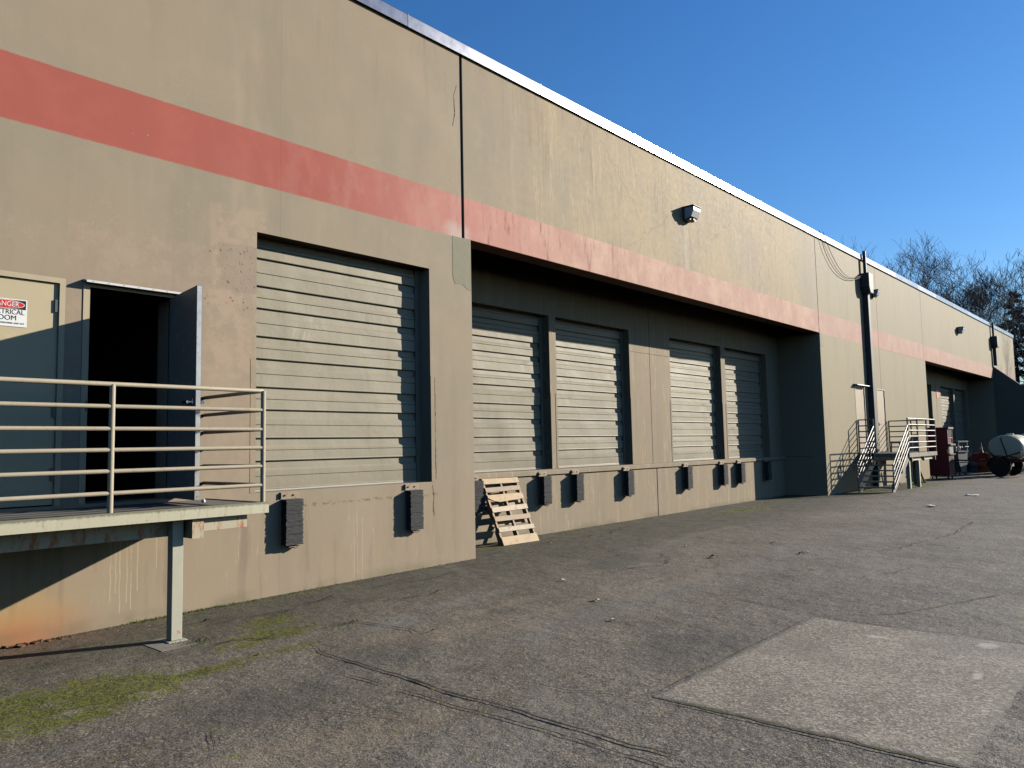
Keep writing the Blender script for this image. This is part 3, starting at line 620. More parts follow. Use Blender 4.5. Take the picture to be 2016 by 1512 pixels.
# the two recessed bays
DY = 1.30
def bay(x0, x1, dx):
    d4 = [(9.06 + dx, 11.73 + dx), (11.94 + dx, 14.59 + dx), (16.37 + dx, 19.05 + dx), (19.29 + dx, 21.95 + dx)]
    wall("door_wall", MW, wh, x0 - .3, x1 + .1, .9, 7.3, [(a, c, 1.22, 4.23) for a, c in d4], DY, DY + .2, W0)
    dock = MB(); jx = 15.5 + dx
    dock.box(x0 - .3, jx - .012, DY - .06, DY + .2, -.5, 1.10).box(jx + .012, x1, DY - .06, DY + .2, -.5, 1.10)
    P("dock_face", MW, dock, bevel=.006)
    P("joint_backing", MBACK, MB().box(jx - .02, jx + .02, DY - .03, DY + .1, -.3, 1.09))
    P("wall_joint", MCRACK, MB().box(15.44 + dx, 15.45 + dx, DY - .003, DY + .01, 1.23, 6.9))
    P("wall_joint", MCRACK, MB().box(14.65 + dx, 16.31 + dx, DY - .003, DY + .01, 3.75, 3.756))
    for a, c in d4:
        P("edge_guard", MW, MB().box(a - .055, a - .002, DY - .006, DY, 1.226, 2.7).box(c + .002, c + .055, DY - .006, DY, 1.226, 2.7))
    lg = MB()
    for a, c in [(x0 - .3, 11.2 + dx), (11.205 + dx, 16.2 + dx), (16.205 + dx, x1)]:
        pr = [(DY, 1.224), (DY - .085, 1.215), (DY - .10, 1.20), (DY - .10, 1.125), (DY - .062, 1.10), (DY, 1.10)]
        k = len(pr); vs = [(a, p[0], p[1]) for p in pr] + [(c, p[0], p[1]) for p in pr]
        lg.add(vs, [tuple(range(k)), tuple(range(k, 2 * k))] + [(i, (i + 1) % k, (i + 1) % k + k, i + k) for i in range(k)])
    P("dock_ledge", MW, lg)
    s = MB().box(x1 + .005, x1 + .3, .36 if dx == 0 else .36, DY + .2, -.5, 1.195).box(x1 + .005, x1 + .3, .36, DY + .2, 1.205, 7.3)
    P("side_wall", MW, s)
    P("side_wall", MW, MB().box(x0 - .3, x0 - .0, T + .003, DY + .2, -.5, 7.3))
    P("bay_ceiling", MW, MB().box(x0 - .3, x1 + .3, .344, DY + .2, 7.0, 7.3))
    return d4
d1 = bay(8.25, 22.81, 0)
d2 = bay(34.65, 48.92, 26.4)

# coping along the parapet, in overlapping lengths
cop = MB(); x = -8.0
while x < 55.8:
    x2 = min(x + 3.0, 55.86)
    prs = [(-.035, 7.71), (-.045, 7.71), (-.045, 7.885), (-.03, 7.905), (T + .06, 7.89), (T + .06, 7.72), (T + .045, 7.72)]
    dd = random.uniform(-.004, .004); vs = []
    for xx in (x, x2 - .004):
        vs += [(xx, p[0] + (dd if p[1] > 7.8 else -dd), p[1]) for p in prs]
    k = len(prs); cop.add(vs, [(i, i + 1, i + 1 + k, i + k) for i in range(k - 1)])
    if x2 < 55: cop.box(x2 - .008, x2 + .006, -.048, T + .063, 7.712, 7.908)
    x = x2
cop.box(55.8, 55.86, -.05, T + .06, 7.71, 7.90)
P("roof_coping", MCOP, cop)
# roof, back and end walls of the building shell
P("roof", MROOF, MB().box(-9, 55.8, T, 38, 7.32, 7.5))
P("rear_wall", MROOF, MB().box(-9, 55.8, 38, 38.3, -.5, 7.7))
P("end_wall", MW, MB().box(55.5, 55.8, T + .003, 38, -.5, 7.7).box(-9, -8.7, T + .003, 38, -.5, 7.7))

# interior seen through the open door
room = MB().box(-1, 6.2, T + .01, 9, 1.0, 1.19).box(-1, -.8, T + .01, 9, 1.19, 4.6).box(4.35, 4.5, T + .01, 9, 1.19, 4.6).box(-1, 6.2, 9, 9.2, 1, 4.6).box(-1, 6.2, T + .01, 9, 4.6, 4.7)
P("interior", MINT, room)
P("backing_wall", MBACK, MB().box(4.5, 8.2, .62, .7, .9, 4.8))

# roll-up doors
def rollup(x0, x1, z0, z1, y, dents=()):
    """ribbed sectional door: root mesh is the curtain, children the guides, bottom bar"""
    prof = []; z = z1 + .25; flip = 0; P_ = []
    # starting phase so that a long section ends at the bottom
    secs = []
    zz = z0 + .02
    while zz < z1 + .3:
        secs.append((zz, .34 if flip == 0 else .27)); zz += .34 if flip == 0 else .27; flip ^= 1
    pts = []
    for (zb, L) in secs:  # from bottom upwards
        pts += [(zb, .004), (zb + .003, -.030), (zb + .010, -.033), (zb + .018, -.030)]
        g = zb + L * .46
        pts += [(g - .006, -.029), (g, -.020), (g + .006, -.029)]
        pts += [(zb + L - .112, -.029), (zb + L - .085, -.004), (zb + L - .010, -.002), (zb + L - .006, 0.004)]
    n = 44; vs = []; k = len(pts)
    for i in range(n + 1):
        xx = x0 + (x1 - x0) * i / n
        for (zp, yp) in pts:
            d = .011 * mn.noise(Vector((xx * .7, zp * 1.6, x0))) + .003 * mn.noise(Vector((xx * 3, zp * 4, x0)))
            for (dx_, dz_, r, a) in dents: d += a * math.exp(-((xx - dx_) ** 2 + (zp - dz_) ** 2) / r ** 2)
            vs.append((xx, y + yp + d, zp))
    b = MB(); b.add(vs, [(i * k + j, (i + 1) * k + j, (i + 1) * k + j + 1, i * k + j + 1) for i in range(n) for j in range(k - 1)])
    d = P("roll_up_door", MD, b)
    def C(nm, mt, bb): return bb.build(nm, mt, d, W0_) 
    C("guide", MDK, MB().box(x0 + .002, x0 + .055, y - .045, y - .034, z0 + .001, z1 - .002).box(x0 + .002, x0 + .03, y - .034, y + .05, z0 + .001, z1 - .002))
    C("guide", MDK, MB().box(x1 - .11, x1 - .002, y - .045, y - .034, z0 + .001, z1 - .002).box(x1 - .04, x1 - .002, y - .034, y + .05, z0 + .001, z1 - .002))
    C("bottom_bar", MWHITE2, MB().box(x0 + .06, x1 - .115, y - .036, y + .02, z0 + .003, z0 + .024))
    return d
MWHITE2 = mat_plain("bottom_bar_pale", (0.50, 0.47, 0.40), .4, 0, .1, 8)
W0_ = (0, 0, 0)
# door children share the door's local frame (verts already offset by W0)
def rollup_w(*a, **k):
    d = rollup(*a, **k)
    for c in d.children:
        for v in c.data.vertices: v.co.x -= W0[0]
    return d
rollup_w(4.67, 7.39, 1.20, 4.25, .235, dents=[(5.38, 3.16, .07, .006), (5.42, 3.07, .06, -.005), (5.62, 3.32, .05, .004), (6.4, 3.45, .05, .003), (6.1, 2.2, .3, .008)])
for i, (a, c) in enumerate(d1): rollup_w(a, c, 1.224, 4.23, DY + .20, dents=[(a + 1.9, 2.6, .10, .010), (a + 2.0, 2.45, .07, -.006), (a + .8, 3.6, .3, .012)] if i == 2 else [(a + 1.2 + .3 * i, 2 + .3 * i, .25, .012), (a + .6, 2.9 - .3 * i, .07, .006), (a + 1.6, 1.6, .3, -.012), (a + 2.1, 3.2, .08, .005)])
for a, c in d2: rollup_w(a, c, 1.224, 4.23, DY + .20)
P("backing_wall", MBACK, MB().box(8.3, 22.7, DY + .5, DY + .55, .9, 7.2).box(34.8, 48.8, DY + .5, DY + .55, .9, 7.2))

# edge guard plates beside dock door, small fixings
eg = MB().box(7.392, 7.462, -.004, .0, 1.2, 2.70).box(4.60, 4.668, -.003, 0, 1.2, 2.74)
P("edge_guard", MW, eg)
MPATCH = NT("repair_mortar_patch"); _p = MPATCH.pos(); MPATCH = MPATCH.done(MPATCH.mix(MPATCH.noise(_p, 5, 4, .7), (0.125, 0.115, 0.072), (0.18, 0.168, 0.115)), .6, 0, MPATCH.bump(MPATCH.noise(_p, 12, 4), .3, .006), .08)
def patch(x0, x1, z0, z1, jag):
    pts = [(x0, z1), (x1, z1), (x1, z0)]; k = 9
    for i in range(1, k): t = i / k; pts.append((x1 + (x0 - x1) * t, z0 + jag * (.6 * mn.noise(Vector((t * 1.7, x0, 0))) + .25 * t)))
    pts.append((x0, z0 + jag * .6)); return MB().prism(pts, -.003, .001)
P("repair_patch", MPATCH, patch(7.86, 8.245, 4.05, 4.826, .25))
P("repair_patch", MPATCH, patch(22.835, 23.1, 4.42, 4.826, .06))
# crack lines on the wall near the tall joint
def wall_crack(pts, wd):
    b = MB(); n = len(pts); vs = []
    P2 = []
    for (a, c) in zip(pts, pts[1:]):
        k = max(2, int(math.dist(a, c) / .03))
        for i in range(k): P2.append((a[0] + (c[0] - a[0]) * i / k + .008 * mn.noise(Vector((len(P2) * .5, a[0], 0))), a[1] + (c[1] - a[1]) * i / k))
    for i, p in enumerate(P2):
        ww = wd * (.4 + abs(mn.noise(Vector((i * .4, p[0], 1)))) * 1.5); vs += [(p[0] - ww, -.0025, p[1]), (p[0] + ww, -.0025, p[1])]
    b.add(vs, [(2 * i, 2 * i + 1, 2 * i + 3, 2 * i + 2) for i in range(len(P2) - 1)]); return b
P("wall_crack", MCRACK, wall_crack([(8.0, 7.2), (7.93, 7.02), (7.95, 6.75), (7.9, 6.5)], .005))
P("wall_crack", MCRACK, wall_crack([(7.466, 2.68), (7.475, 2.3), (7.468, 1.9), (7.474, 1.2)], .004))
P("wall_crack", MCRACK, wall_crack([(7.4, 1.15), (7.43, 1.0), (7.41, .86), (7.44, .7)], .004))
P("wall_crack", MCRACK, wall_crack([(3.93, 1.0), (3.96, .93), (3.95, .9)], .005))

# personnel doors, left end
def pdoor(x0, x1, z0, z1, mat, hinge_side, y=.02, fr=.05, frame=True, hinges=(.92, .53, .12), knob=None):
    d = P("door", mat, MB().box(x0 + .003, x1 - .003, y, y + .045, z0 + .012, z1 - .004), bevel=.002)
    f = MB().box(x0 - fr, x0, -.006, .10, z0, z1 + fr).box(x1, x1 + fr, -.006, .10, z0, z1 + fr).box(x0, x1, -.006, .10, z1, z1 + fr)
    def C(nm, mt, bb):
        o = bb.build(nm, mt, d, W0); return o
    C("door_frame", MFRAME, f)
    C("hinge", MHINGE, MB().box(x0, x0, 0, 0, 0, 0)) if False else None
    for h in hinges:
        z = z0 + (z1 - z0) * h
        hx = x1 if hinge_side > 0 else x0
        C("hinge", MHINGE, MB().box(hx - .035 if hinge_side > 0 else hx, hx + .004 if hinge_side > 0 else hx + .04, y - .018, y - .001, z - .06, z + .06))
    if knob is not None:
        C("handle", MHINGE, MB().box(knob[0] - .02, knob[0] + .02, y - .02, y, knob[1] - .05, knob[1] + .05).tube([(knob[0], y - .05, knob[1]), (knob[0] + .1, y - .055, knob[1] - .01)], .012))
    return d
pdoor(1.70, 2.59, 1.20, 3.33, MDOORP, 1, hinges=(.895, .42, .14), knob=(1.78, 2.2))
P("door_backing", MBACK, MB().box(1.70, 2.60, .12, .2, 1.2, 3.34))
pdoor(25.73, 26.64, 1.23, 3.36, MDOORR, 1, fr=.03, knob=(25.85, 2.22))
pdoor(27.95, 28.82, 1.23, 3.36, MDOORR, 1, fr=.03, knob=(28.08, 2.18))
P("door_backing", MBACK, MB().box(25.7, 26.66, .12, .2, 1.2, 3.38).box(27.92, 28.84, .12, .2, 1.2, 3.38))
# small white notice dot on the far door
# open leaf
hinge = Vector((3.70, -.004, 0)); ang = math.atan2(-.84, -.11)
ml = Matrix.Translation(hinge) @ Matrix.Rotation(ang, 4, 'Z')
lf = P("door", MDOORG, MB().box(0, .845, -.045, 0, 1.215, 3.32, ml))
MB().box(.8455, .848, -.044, -.001, 1.22, 3.315, ml).build("door_edge", MEDGE, lf, W0)  # pale strip on the leaf's outer edge, its sunlit brightness put into the colour
for s in (-1, 1):
    hb = MB()
    y = 0.0 if s > 0 else -.045
    hb.tube([ml @ Vector((.785, y, 2.17)), ml @ Vector((.785, y + s * .055, 2.17))], .013)
    hb.tube([ml @ Vector((.785, y + s * .055, 2.17)), ml @ Vector((.68, y + s * .06, 2.17))], .014)
    hb.lathe([(.028, 0), (.03, .004), (.028, .01)], Matrix.Translation(ml @ Vector((.785, y + s * .011, 2.17))) @ ml.to_3x3().to_4x4() @ Matrix.Rotation(math.pi / 2, 4, 'X'))
    hb.build("handle", MCHROME, lf, W0)
MB().box(.72, .80, .001, .003, 2.35, 2.62, ml).build("worn_plate", MEDGE, lf, W0)
fr = MB().box(2.80, 2.86, -.008, .12, 1.2, 3.38).box(3.70, 3.76, -.0, .12, 1.2, 3.38).box(2.86, 3.70, -.008, .12, 3.33, 3.38)
P("door_frame", MFRAME, fr)
fr2 = MB().box(2.84, 2.862, -.0115, -.009, 2.1, 2.2)
P("strike_plate", MHINGE, fr2)
# drip caps
def dripcap(x0, x1, z, d=.14):
    pr = [(0, z + .02), (-d, z), (-d - .006, z - .022), (-d, z - .022), (0, z + .008)]
    b = MB(); k = len(pr); vs = [(x0, p[0], p[1]) for p in pr] + [(x1, p[0], p[1]) for p in pr]
    b.add(vs, [tuple(range(k)), tuple(range(k, 2 * k))] + [(i, (i + 1) % k, (i + 1) % k + k, i + k) for i in range(k)])
    for i in range(7): b.lathe([(.006, 0), (.005, .003)], Matrix.Translation((x0 + .06 + (x1 - x0 - .12) * i / 6, -d - .004, z - .010)) @ Matrix.Rotation(math.pi / 2, 4, 'X'), 8)
    P("drip_cap", MWHITE, b)
dripcap(2.80, 3.80, 3.385, .085)
dripcap(25.55, 26.75, 3.43)

# wing wall closing the second bay
ww = empty("wing_wall", (49.05, 0, 0), 0, "dark concrete screen wall with a sloping top beyond the second dock bay", "wall")
b = MB(); pr = [(-.003, -.5), (-.003, 5.5), (-1.2, 4.40), (-6.5, 4.40), (-6.5, -.5)]
k = len(pr); vs = [(-.13, p[0], p[1]) for p in pr] + [(.13, p[0], p[1]) for p in pr]
b.add(vs, [tuple(range(k)), tuple(range(k, 2 * k))] + [(i, (i + 1) % k, (i + 1) % k + k, i + k) for i in range(k)])
b.build("wall", mat_plain("wing_wall_paint", (0.17, 0.155, 0.13), .7, 0, .12, 1.0, .2, 30), ww)
b = MB().prism([(-.16, 0), (.16, 0), (.16, .03), (-.16, .03)], 0, 1)
cb = MB(); vs = []
for (yy, zz) in [(-.003, 5.5), (-1.2, 4.4), (-6.5, 4.4)]: vs += [(-.15, yy, zz + .003), (.15, yy, zz + .003), (.15, yy, zz + .035), (-.15, yy, zz + .035)]
cb.add(vs, [(0, 1, 2, 3), (8, 9, 10, 11)] + [(4 * s + i, 4 * s + (i + 1) % 4, 4 * s + 4 + (i + 1) % 4, 4 * s + 4 + i) for s in (0, 1) for i in range(4)])
cb.build("coping", MCOP, ww)

# ------------------------------------------------------------------ dock bumpers
def make_bumper(seed, worn=False):
    random.seed(seed)
    r = empty("dock_bumper")
    b = MB(); z = -.53; n = 0
    while z < -.0:
        h = random.uniform(.009, .018); dx0 = random.uniform(-.004, .006); dx1 = random.uniform(-.007, .004) - (.012 if random.random() < .06 else 0); dy = random.uniform(-.005, .006)
        b.box(-.115 + dx0, .115 + dx1, -.118 + dy, -.012, z, min(z + h - .0022, 0)); z += h
    b.build("rubber_pad", MRUB, r)
    MB().box(-.13, .125, -.010, 0, .002, .085).box(-.11, .11, -.010, 0, -.545, .0018).box(-.13, -.122, -.03, -.0105, .01, .08).build("mounting_plate", MPLATE, r, bevel=.002)
    bb = MB()
    for xx in (-.07, .045): bb.lathe([(.011, 0), (.011, .008), (.006, .010)], Matrix.Translation((xx, -.012, .045)) @ Matrix.Rotation(math.pi / 2, 4, 'X'), 8)
    bb.build("bolt", MBOLT, r)
    br = MB().box(-.06, .10, -.09, -.012, -.556, -.545).tube([(.0, -.05, -.56), (.04, -.07, -.575), (.09, -.05, -.56)], .006, 6)
    br.build("bottom_bracket", MPLATE, r)
    return r
bpos = [(5.115, 0, 1.105, "worn black rubber bumper under the near roll-up door, its left one by the railing"),
        (7.015, 0, 1.105, "frayed rubber bumper under the near roll-up door, its right one by the wall corner")]
for k, (a, c) in enumerate([(9.44, 0), (11.30, 0), (12.32, 0), (14.15, 0), (16.74, 0), (18.62, 0), (19.64, 0), (21.35, 0)]):
    lab = ["rubber bumper half hidden behind the wall corner, left of the leaning pallet", "rubber bumper just right of the leaning pallet", "rubber bumper on the dock face, second to the right of the pallet",
           "rubber bumper just left of the vertical joint in the dock face", "rubber bumper just right of the vertical joint in the dock face", "rubber bumper second to the right of the dock joint",
           "last sunlit rubber bumper before the shaded end of the recessed dock", "rubber bumper in shade beside the end wall of the recessed dock"][k]
    bpos.append((a, DY - .101, 1.10, lab))
tmpl = [make_bumper(11), make_bumper(23)]
for i, (x, y, z, lab) in enumerate(bpos):
    o = tmpl[i] if i < 2 else copy_tree(tmpl[i % 2])
    o.location = (x, y, z); o.scale = (1, 1, 1) if i < 2 else (1.0, 1.15, .98)
    tag(o, lab, "dock bumper", "rubber bumpers along the loading docks")
random.seed(5)

# ------------------------------------------------------------------ near landing with railing
L0 = (4.08, -.62, 1.17)
ld = empty("access_landing", L0, 0, "cream painted steel landing with pipe railing in front of the open door", "landing")
def LP(nm, mt, b, bevel=0, parent=ld): return b.build(nm, mt, parent, L0, bevel)
LP("deck", MDECK, MB().box(-2.0, 4.06, -1.235, -.012, 1.10, 1.168))
LP("deck_edge", MLIP, MB().box(-2.0, 4.09, -1.262, -1.237, 1.075, 1.182).box(4.064, 4.088, -1.236, -.012, 1.075, 1.178), bevel=.002)
LP("beam", MBEAM, MB().box(-2.0, 3.46, -1.0, -.87, .915, 1.072), bevel=.003)
LP("beam_end", MBEAM, MB().box(3.462, 3.90, -1.19, -1.14, .95, 1.072), bevel=.003)
LP("cross_beam", MBEAM, MB().box(3.345, 3.455, -1.215, -1.003, .895, 1.073))
col = LP("column", MPOST, MB().box(3.21, 3.31, -1.12, -1.02, gz(3.2, -1.3) + .012, 1.07), bevel=.004)
LP("base_plate", MPOST, MB().box(3.175, 3.345, -1.155, -.985, gz(3.2, -1.3) + .001, gz(3.2, -1.3) + .011))
RZ = [2.27, 2.08, 1.89, 1.71, 1.53, 1.345]
for px in (-1.6, .55, 2.63, 4.05):
    LP("post", MRAIL, MB().tube([(px, -1.215, 1.16), (px, -1.215, 2.27)], .024, 14))
for k, z in enumerate(RZ):
    if k == 0:
        pts = [(-2.0, -1.215, z)] + [(4.05 - .04, -1.215, z), (4.05 - .012, -1.209, z), (4.05, -1.18, z), (4.05, -.01, z)]
        LP("rail", MRAIL, MB().tube(pts, .020, 14))
    else:
        LP("rail", MRAIL, MB().tube([(-2.0, -1.215, z), (4.05, -1.215, z)], .019, 14))
        LP("rail", MRAIL, MB().tube([(4.05, -1.20, z), (4.05, -.01, z)], .019, 14))
# concrete footing under the column
tag(MB().box(3.02, 3.5, -1.36, -.90, -.1, gz(3.2, -1.3) + .002).build("footing", mat_plain("footing_concrete", (0.26, 0.235, 0.19), .8, 0, .3, 8, .3, 60, kind='world')), "square concrete footing under the landing column", kind='structure')

# danger sign on the electrical room door
def text_mesh(body, size, bold=0.0, xs=1.0):
    cu = bpy.data.curves.new("lettering", 'FONT'); cu.body = body; cu.size = size; cu.offset = bold; cu.extrude = .0004; cu.align_x = 'CENTER'; cu.align_y = 'CENTER'
    o = bpy.data.objects.new("lettering", cu); COL.objects.link(o); bpy.context.view_layer.update()
    dg = bpy.context.evaluated_depsgraph_get(); me = bpy.data.meshes.new_from_object(o.evaluated_get(dg)); bpy.data.objects.remove(o)
    for v in me.vertices: v.co = Vector((v.co.x * xs, -v.co.z, v.co.y))
    return me
sg = empty("danger_sign", (2.145, .0175, 3.0), 0, "white DANGER ELECTRICAL ROOM sign with red oval on the cream door", "sign")
MB().box(-.178, .178, -.003, 0, -.129, .129).build("sign_plate", MSIGNW, sg, bevel=.001)
MB().box(-.168, .168, -.0042, -.0032, .035, .120).build("header", MSIGNK, sg)
def ellipse(rx, rz, y, cz, n=40):
    b = MB(); vs = [(rx * math.cos(2 * math.pi * i / n), y, cz + rz * math.sin(2 * math.pi * i / n)) for i in range(n)] + [(rx * math.cos(2 * math.pi * i / n), y + .0008, cz + rz * math.sin(2 * math.pi * i / n)) for i in range(n)]
    b.add(vs, [tuple(range(n))] + [(i, (i + 1) % n, (i + 1) % n + n, i + n) for i in range(n)]); return b
ellipse(.158, .040, -.0055, .0775).build("oval_rim", MSIGNW, sg)
ellipse(.152, .036, -.0066, .0775).build("oval", MSIGNR, sg)
def letters(nm, body, size, x, z, mat, bold=0.0, xs=1.0, y=-.0075):
    me = text_mesh(body, size, bold, xs); me.materials.append(mat); o = bpy.data.objects.new(nm, me); COL.objects.link(o); o.parent = sg; o.location = (x, y, z)
letters("lettering", "DANGER", .064, 0, .0775, MSIGNW, 0.0, .86)
letters("lettering", "ELECTRICAL", .066, 0, .006, MSIGNK, 0.0, .86, -.0042)
letters("lettering", "ROOM", .066, 0, -.050, MSIGNK, 0.0, .95, -.0042)
letters("lettering", "AUTHORIZED PERSONNEL KEEP OUT", .0205, 0, -.098, MSIGNK, 0.0, .92, -.0042)
# small pale stone on deck
def lump(nm, mat, x, y, z, s, sq=.7, lab=None, cat=None, grp=None, seed=0):
    b = MB(); vs = []; n = 8; m = 5
    for j in range(m + 1):
        for i in range(n):
            t = math.pi * j / m; u = 2 * math.pi * i / n
            p = Vector((math.sin(t) * math.cos(u), math.sin(t) * math.sin(u), math.cos(t)))
            k = s * (1 + .35 * mn.noise(p * 1.7 + Vector((seed, 0, 0)))); vs.append((p.x * k, p.y * k, p.z * k * sq))
    b.add(vs, [(j * n + i, j * n + (i + 1) % n, (j + 1) * n + (i + 1) % n, (j + 1) * n + i) for j in range(m) for i in range(n)])
    o = b.build(nm, mat); o.location = (x, y, z + s * sq * .85)
    if lab: tag(o, lab, cat, grp)
    return o
lump("stone", MPAPER, 3.78, -.55, 1.168, .022, .9, "small white stone lying on the near landing beside the open door", "stone", seed=3)

# ------------------------------------------------------------------ wall lamps, downspouts, cables
def wall_lamp(x, z, lab, s=1.0):
    r = empty("wall_lamp", (x, 0, z), 0, lab, "wall lamp", "box lamps high on the warehouse wall"); r.scale = (s * .86, s * .82, s * .9)
    k = [(-.02, -.10), (-.02, .16), (-.26, .15), (-.27, .13)]
    h = MB().box(-.2, .2, -.06, -.001, -.13, .16)
    h.build("housing", MLAMP, r, bevel=.01)
    b = MB(); pr = [(-.062, .155), (-.33, .14), (-.33, .06), (-.25, -.09), (-.062, -.13)]
    kk = len(pr); vs = [(-.185, p[0], p[1]) for p in pr] + [(.185, p[0], p[1]) for p in pr]
    b.add(vs, [tuple(range(kk)), tuple(range(kk, 2 * kk))] + [(i, (i + 1) % kk, (i + 1) % kk + kk, i + kk) for i in range(kk)])
    b.build("lens", MGLASS, r, bevel=.008)
    MB().box(-.21, .21, -.345, -.0, .163, .185).build("hood", MLAMP, r, bevel=.006)
    MB().box(-.16, .16, -.20, -.06, -.155, -.132).box(-.05, .05, -.24, -.2, -.15, -.12).build("latch", MLAMP, r)
    return r
wall_lamp(15.05, 6.67, "square box lamp with pale lens above the recessed dock")
wall_lamp(28.15, 6.70, "pale lamp mounted just right of the dark downspout head", .8)
wall_lamp(40.9, 6.68, "box lamp above the far dock bay, beyond the tall downspout")

d = empty("downspout", (27.1, 0, gz(27.1, 0)), 0, "tall dark square downspout between the two far doors", "downspout")
D0 = (27.1, 0, gz(27.1, 0))
MB().box(27.0, 27.2, -.18, -.02, gz(27, 0) + .02, 6.62).build("pipe", MSHAFT, d, D0, .01)
hd = MB(); pr = [(26.93, 6.55), (26.82, 6.75), (26.82, 7.22), (27.26, 7.22), (27.26, 6.75), (27.22, 6.55)]
hd.prism(pr, -.30, -.012).build("leader_head", MSHAFT, d, D0, .01)
MB().box(27.05, 27.13, -.16, -.06, 7.222, 8.02).build("overflow_pipe", MSHAFT, d, D0, .01)
MB().box(26.98, 27.24, -.025, -.002, 2.4, 2.46).box(26.98, 27.24, -.025, -.002, 4.6, 4.66).build("bracket", MSHAFT, d, D0)
d = empty("downspout", (49.0, 0, 5.5), 0, "short dark downspout at the end of the far dock canopy", "downspout")
D0 = (49.0, 0, 5.5)
MB().box(48.92, 49.10, -.20, -.03, 5.55, 6.62).build("pipe", MSHAFT, d, D0, .01)
MB().prism([(48.75, 6.55), (48.68, 6.7), (48.68, 7.15), (49.25, 7.15), (49.25, 6.7), (49.2, 6.55)], -.32, -.012).build("leader_head", MSHAFT, d, D0, .01)
MB().box(48.93, 49.0, -.16, -.06, 7.152, 7.95).build("overflow_pipe", MSHAFT, d, D0)
def cable(pts, lab):
    P_ = [Vector(p) for p in pts]; out = []
    for i in range(len(P_) - 1):
        p0, p1, p2, p3 = P_[max(0, i - 1)], P_[i], P_[i + 1], P_[min(len(P_) - 1, i + 2)]
        for k in range(8):
            t = k / 8; out.append(.5 * ((2 * p1) + (-p0 + p2) * t + (2 * p0 - 5 * p1 + 4 * p2 - p3) * t * t + (-p0 + 3 * p1 - 3 * p2 + p3) * t ** 3))
    out.append(P_[-1]); o = MB().tube([p - P_[0] for p in out], .009, 6).build("cable", MCABLE); o.location = P_[0]
    tag(o, lab, "cable", "thin cables drooping from the roof edge")
cable([(23.1, -.06, 7.93), (23.55, -.05, 7.35), (24.3, -.05, 6.93), (25.2, -.05, 6.80), (26.0, -.06, 6.88), (26.65, -.12, 7.06)], "lower of two thin cables drooping from the roof edge to the downspout head")
cable([(23.4, -.06, 7.95), (24.0, -.05, 7.45), (24.7, -.05, 7.06), (25.4, -.05, 6.91), (26.1, -.06, 6.97), (26.65, -.14, 7.10)], "upper of two thin cables drooping from the roof edge to the downspout head")

# ------------------------------------------------------------------ pallet leaning on the dock
pm = empty("wooden_pallet", (9.585, .66, gz(9.6, .66)), 0, "worn wooden pallet leaning on the dock below the first recessed door", "pallet")
lean = math.atan2(.53, 1.2); pm.rotation_euler = (-lean, 0, 0)
# local frame: x width, z along the height, -y towards the yard
pw, ph = .91, 1.28
for k, (z0, z1, m, cut) in enumerate([(.0, .145, 0, 0), (.235, .315, 1, 0), (.425, .51, 2, 0), (.595, .685, 1, 0), (.765, .905, 0, 1), (.955, 1.04, 2, 0), (1.10, 1.20, 0, 0)]):
    x0, x1 = random.uniform(-.01, .006), pw + random.uniform(-.012, .012); tl = random.uniform(-.006, .006)
    if cut: poly = [(x0, z0 + .09), (x0 + .12, z0 + .03), (x0 + .26, z0), (x1, z0 + .03), (x1, z1 - .005), (x0, z1)]
    else:
        poly = [(x0, z0 + tl)]; n = 9
        for i in range(1, n): poly.append((x0 + (x1 - x0) * i / n, z0 + tl * (1 - 2 * i / n) + .004 * mn.noise(Vector((i, k, 0)))))
        poly += [(x1, z0 - tl), (x1, z1 - tl)]
        for i in range(1, n): poly.append((x1 - (x1 - x0) * i / n, z1 - tl * (1 - 2 * i / n) + .004 * mn.noise(Vector((i, k, 5)))))
        poly += [(x0, z1 + tl)]
    MB().prism(poly, -.018, 0).build("deck_board", MWOOD[m], pm)
for xx in (0.0, pw / 2 - .02, pw - .042):
    b = MB(); prof = [(0, 0.002), (.088, .002), (.088, .28), (.05, .31), (.05, .47), (.088, .5), (.088, .74), (.05, .77), (.05, .93), (.088, .96), (.088, 1.198), (0, 1.198)]
    k = len(prof); vs = [(xx, p[0] + .001, p[1]) for p in prof] + [(xx + .038, p[0] + .001, p[1]) for p in prof]
    b.add(vs, [tuple(range(k)), tuple(range(k, 2 * k))] + [(i, (i + 1) % k, (i + 1) % k + k, i + k) for i in range(k)])
    b.build("stringer", MWOOD[2], pm)
for z0 in (.01, .38, .72, 1.09):
    MB().box(0, pw, .090, .107, z0, z0 + .09).build("bottom_board", MWOOD[2], pm)

# ------------------------------------------------------------------ far landing with stair
F0 = (27.3, -.75, gz(27, -1))
fl = empty("stair_landing", F0, 0, "steel stair and landing with pipe railings below the two far doors", "stair landing")
def FP(nm, mt, b, bevel=0): return b.build(nm, mt, fl, F0, bevel)
FP("deck", MDECK, MB().box(25.7, 29.0, -1.47, -.012, 1.155, 1.218))
FP("deck_edge", MRAIL2, MB().box(25.7, 29.03, -1.50, -1.472, 1.095, 1.225).box(25.672, 25.698, -1.5, -.012, 1.10, 1.222).box(29.003, 29.03, -1.47, -.012, 1.1, 1.222))
FP("beam", MPOST, MB().box(25.72, 28.98, -1.40, -1.33, .98, 1.092).box(25.72, 28.98, -.3, -.23, .98, 1.092))
for xx in (26.1, 27.5, 28.9): FP("joist", MRAIL2, MB().box(xx - .03, xx + .03, -1.46, -.3, 1.093, 1.153) if False else MB().box(xx - .03, xx + .03, -1.468, -1.41, .95, 1.094))
for (xx, yy) in ((25.95, -1.37), (27.05, -1.37), (28.85, -.27)): FP("leg", MPOST, MB().box(xx - .05, xx + .05, yy - .05, yy + .05, gz(xx, yy) + .002, .978))
FR = [2.29, 2.10, 1.92, 1.74, 1.56, 1.385]
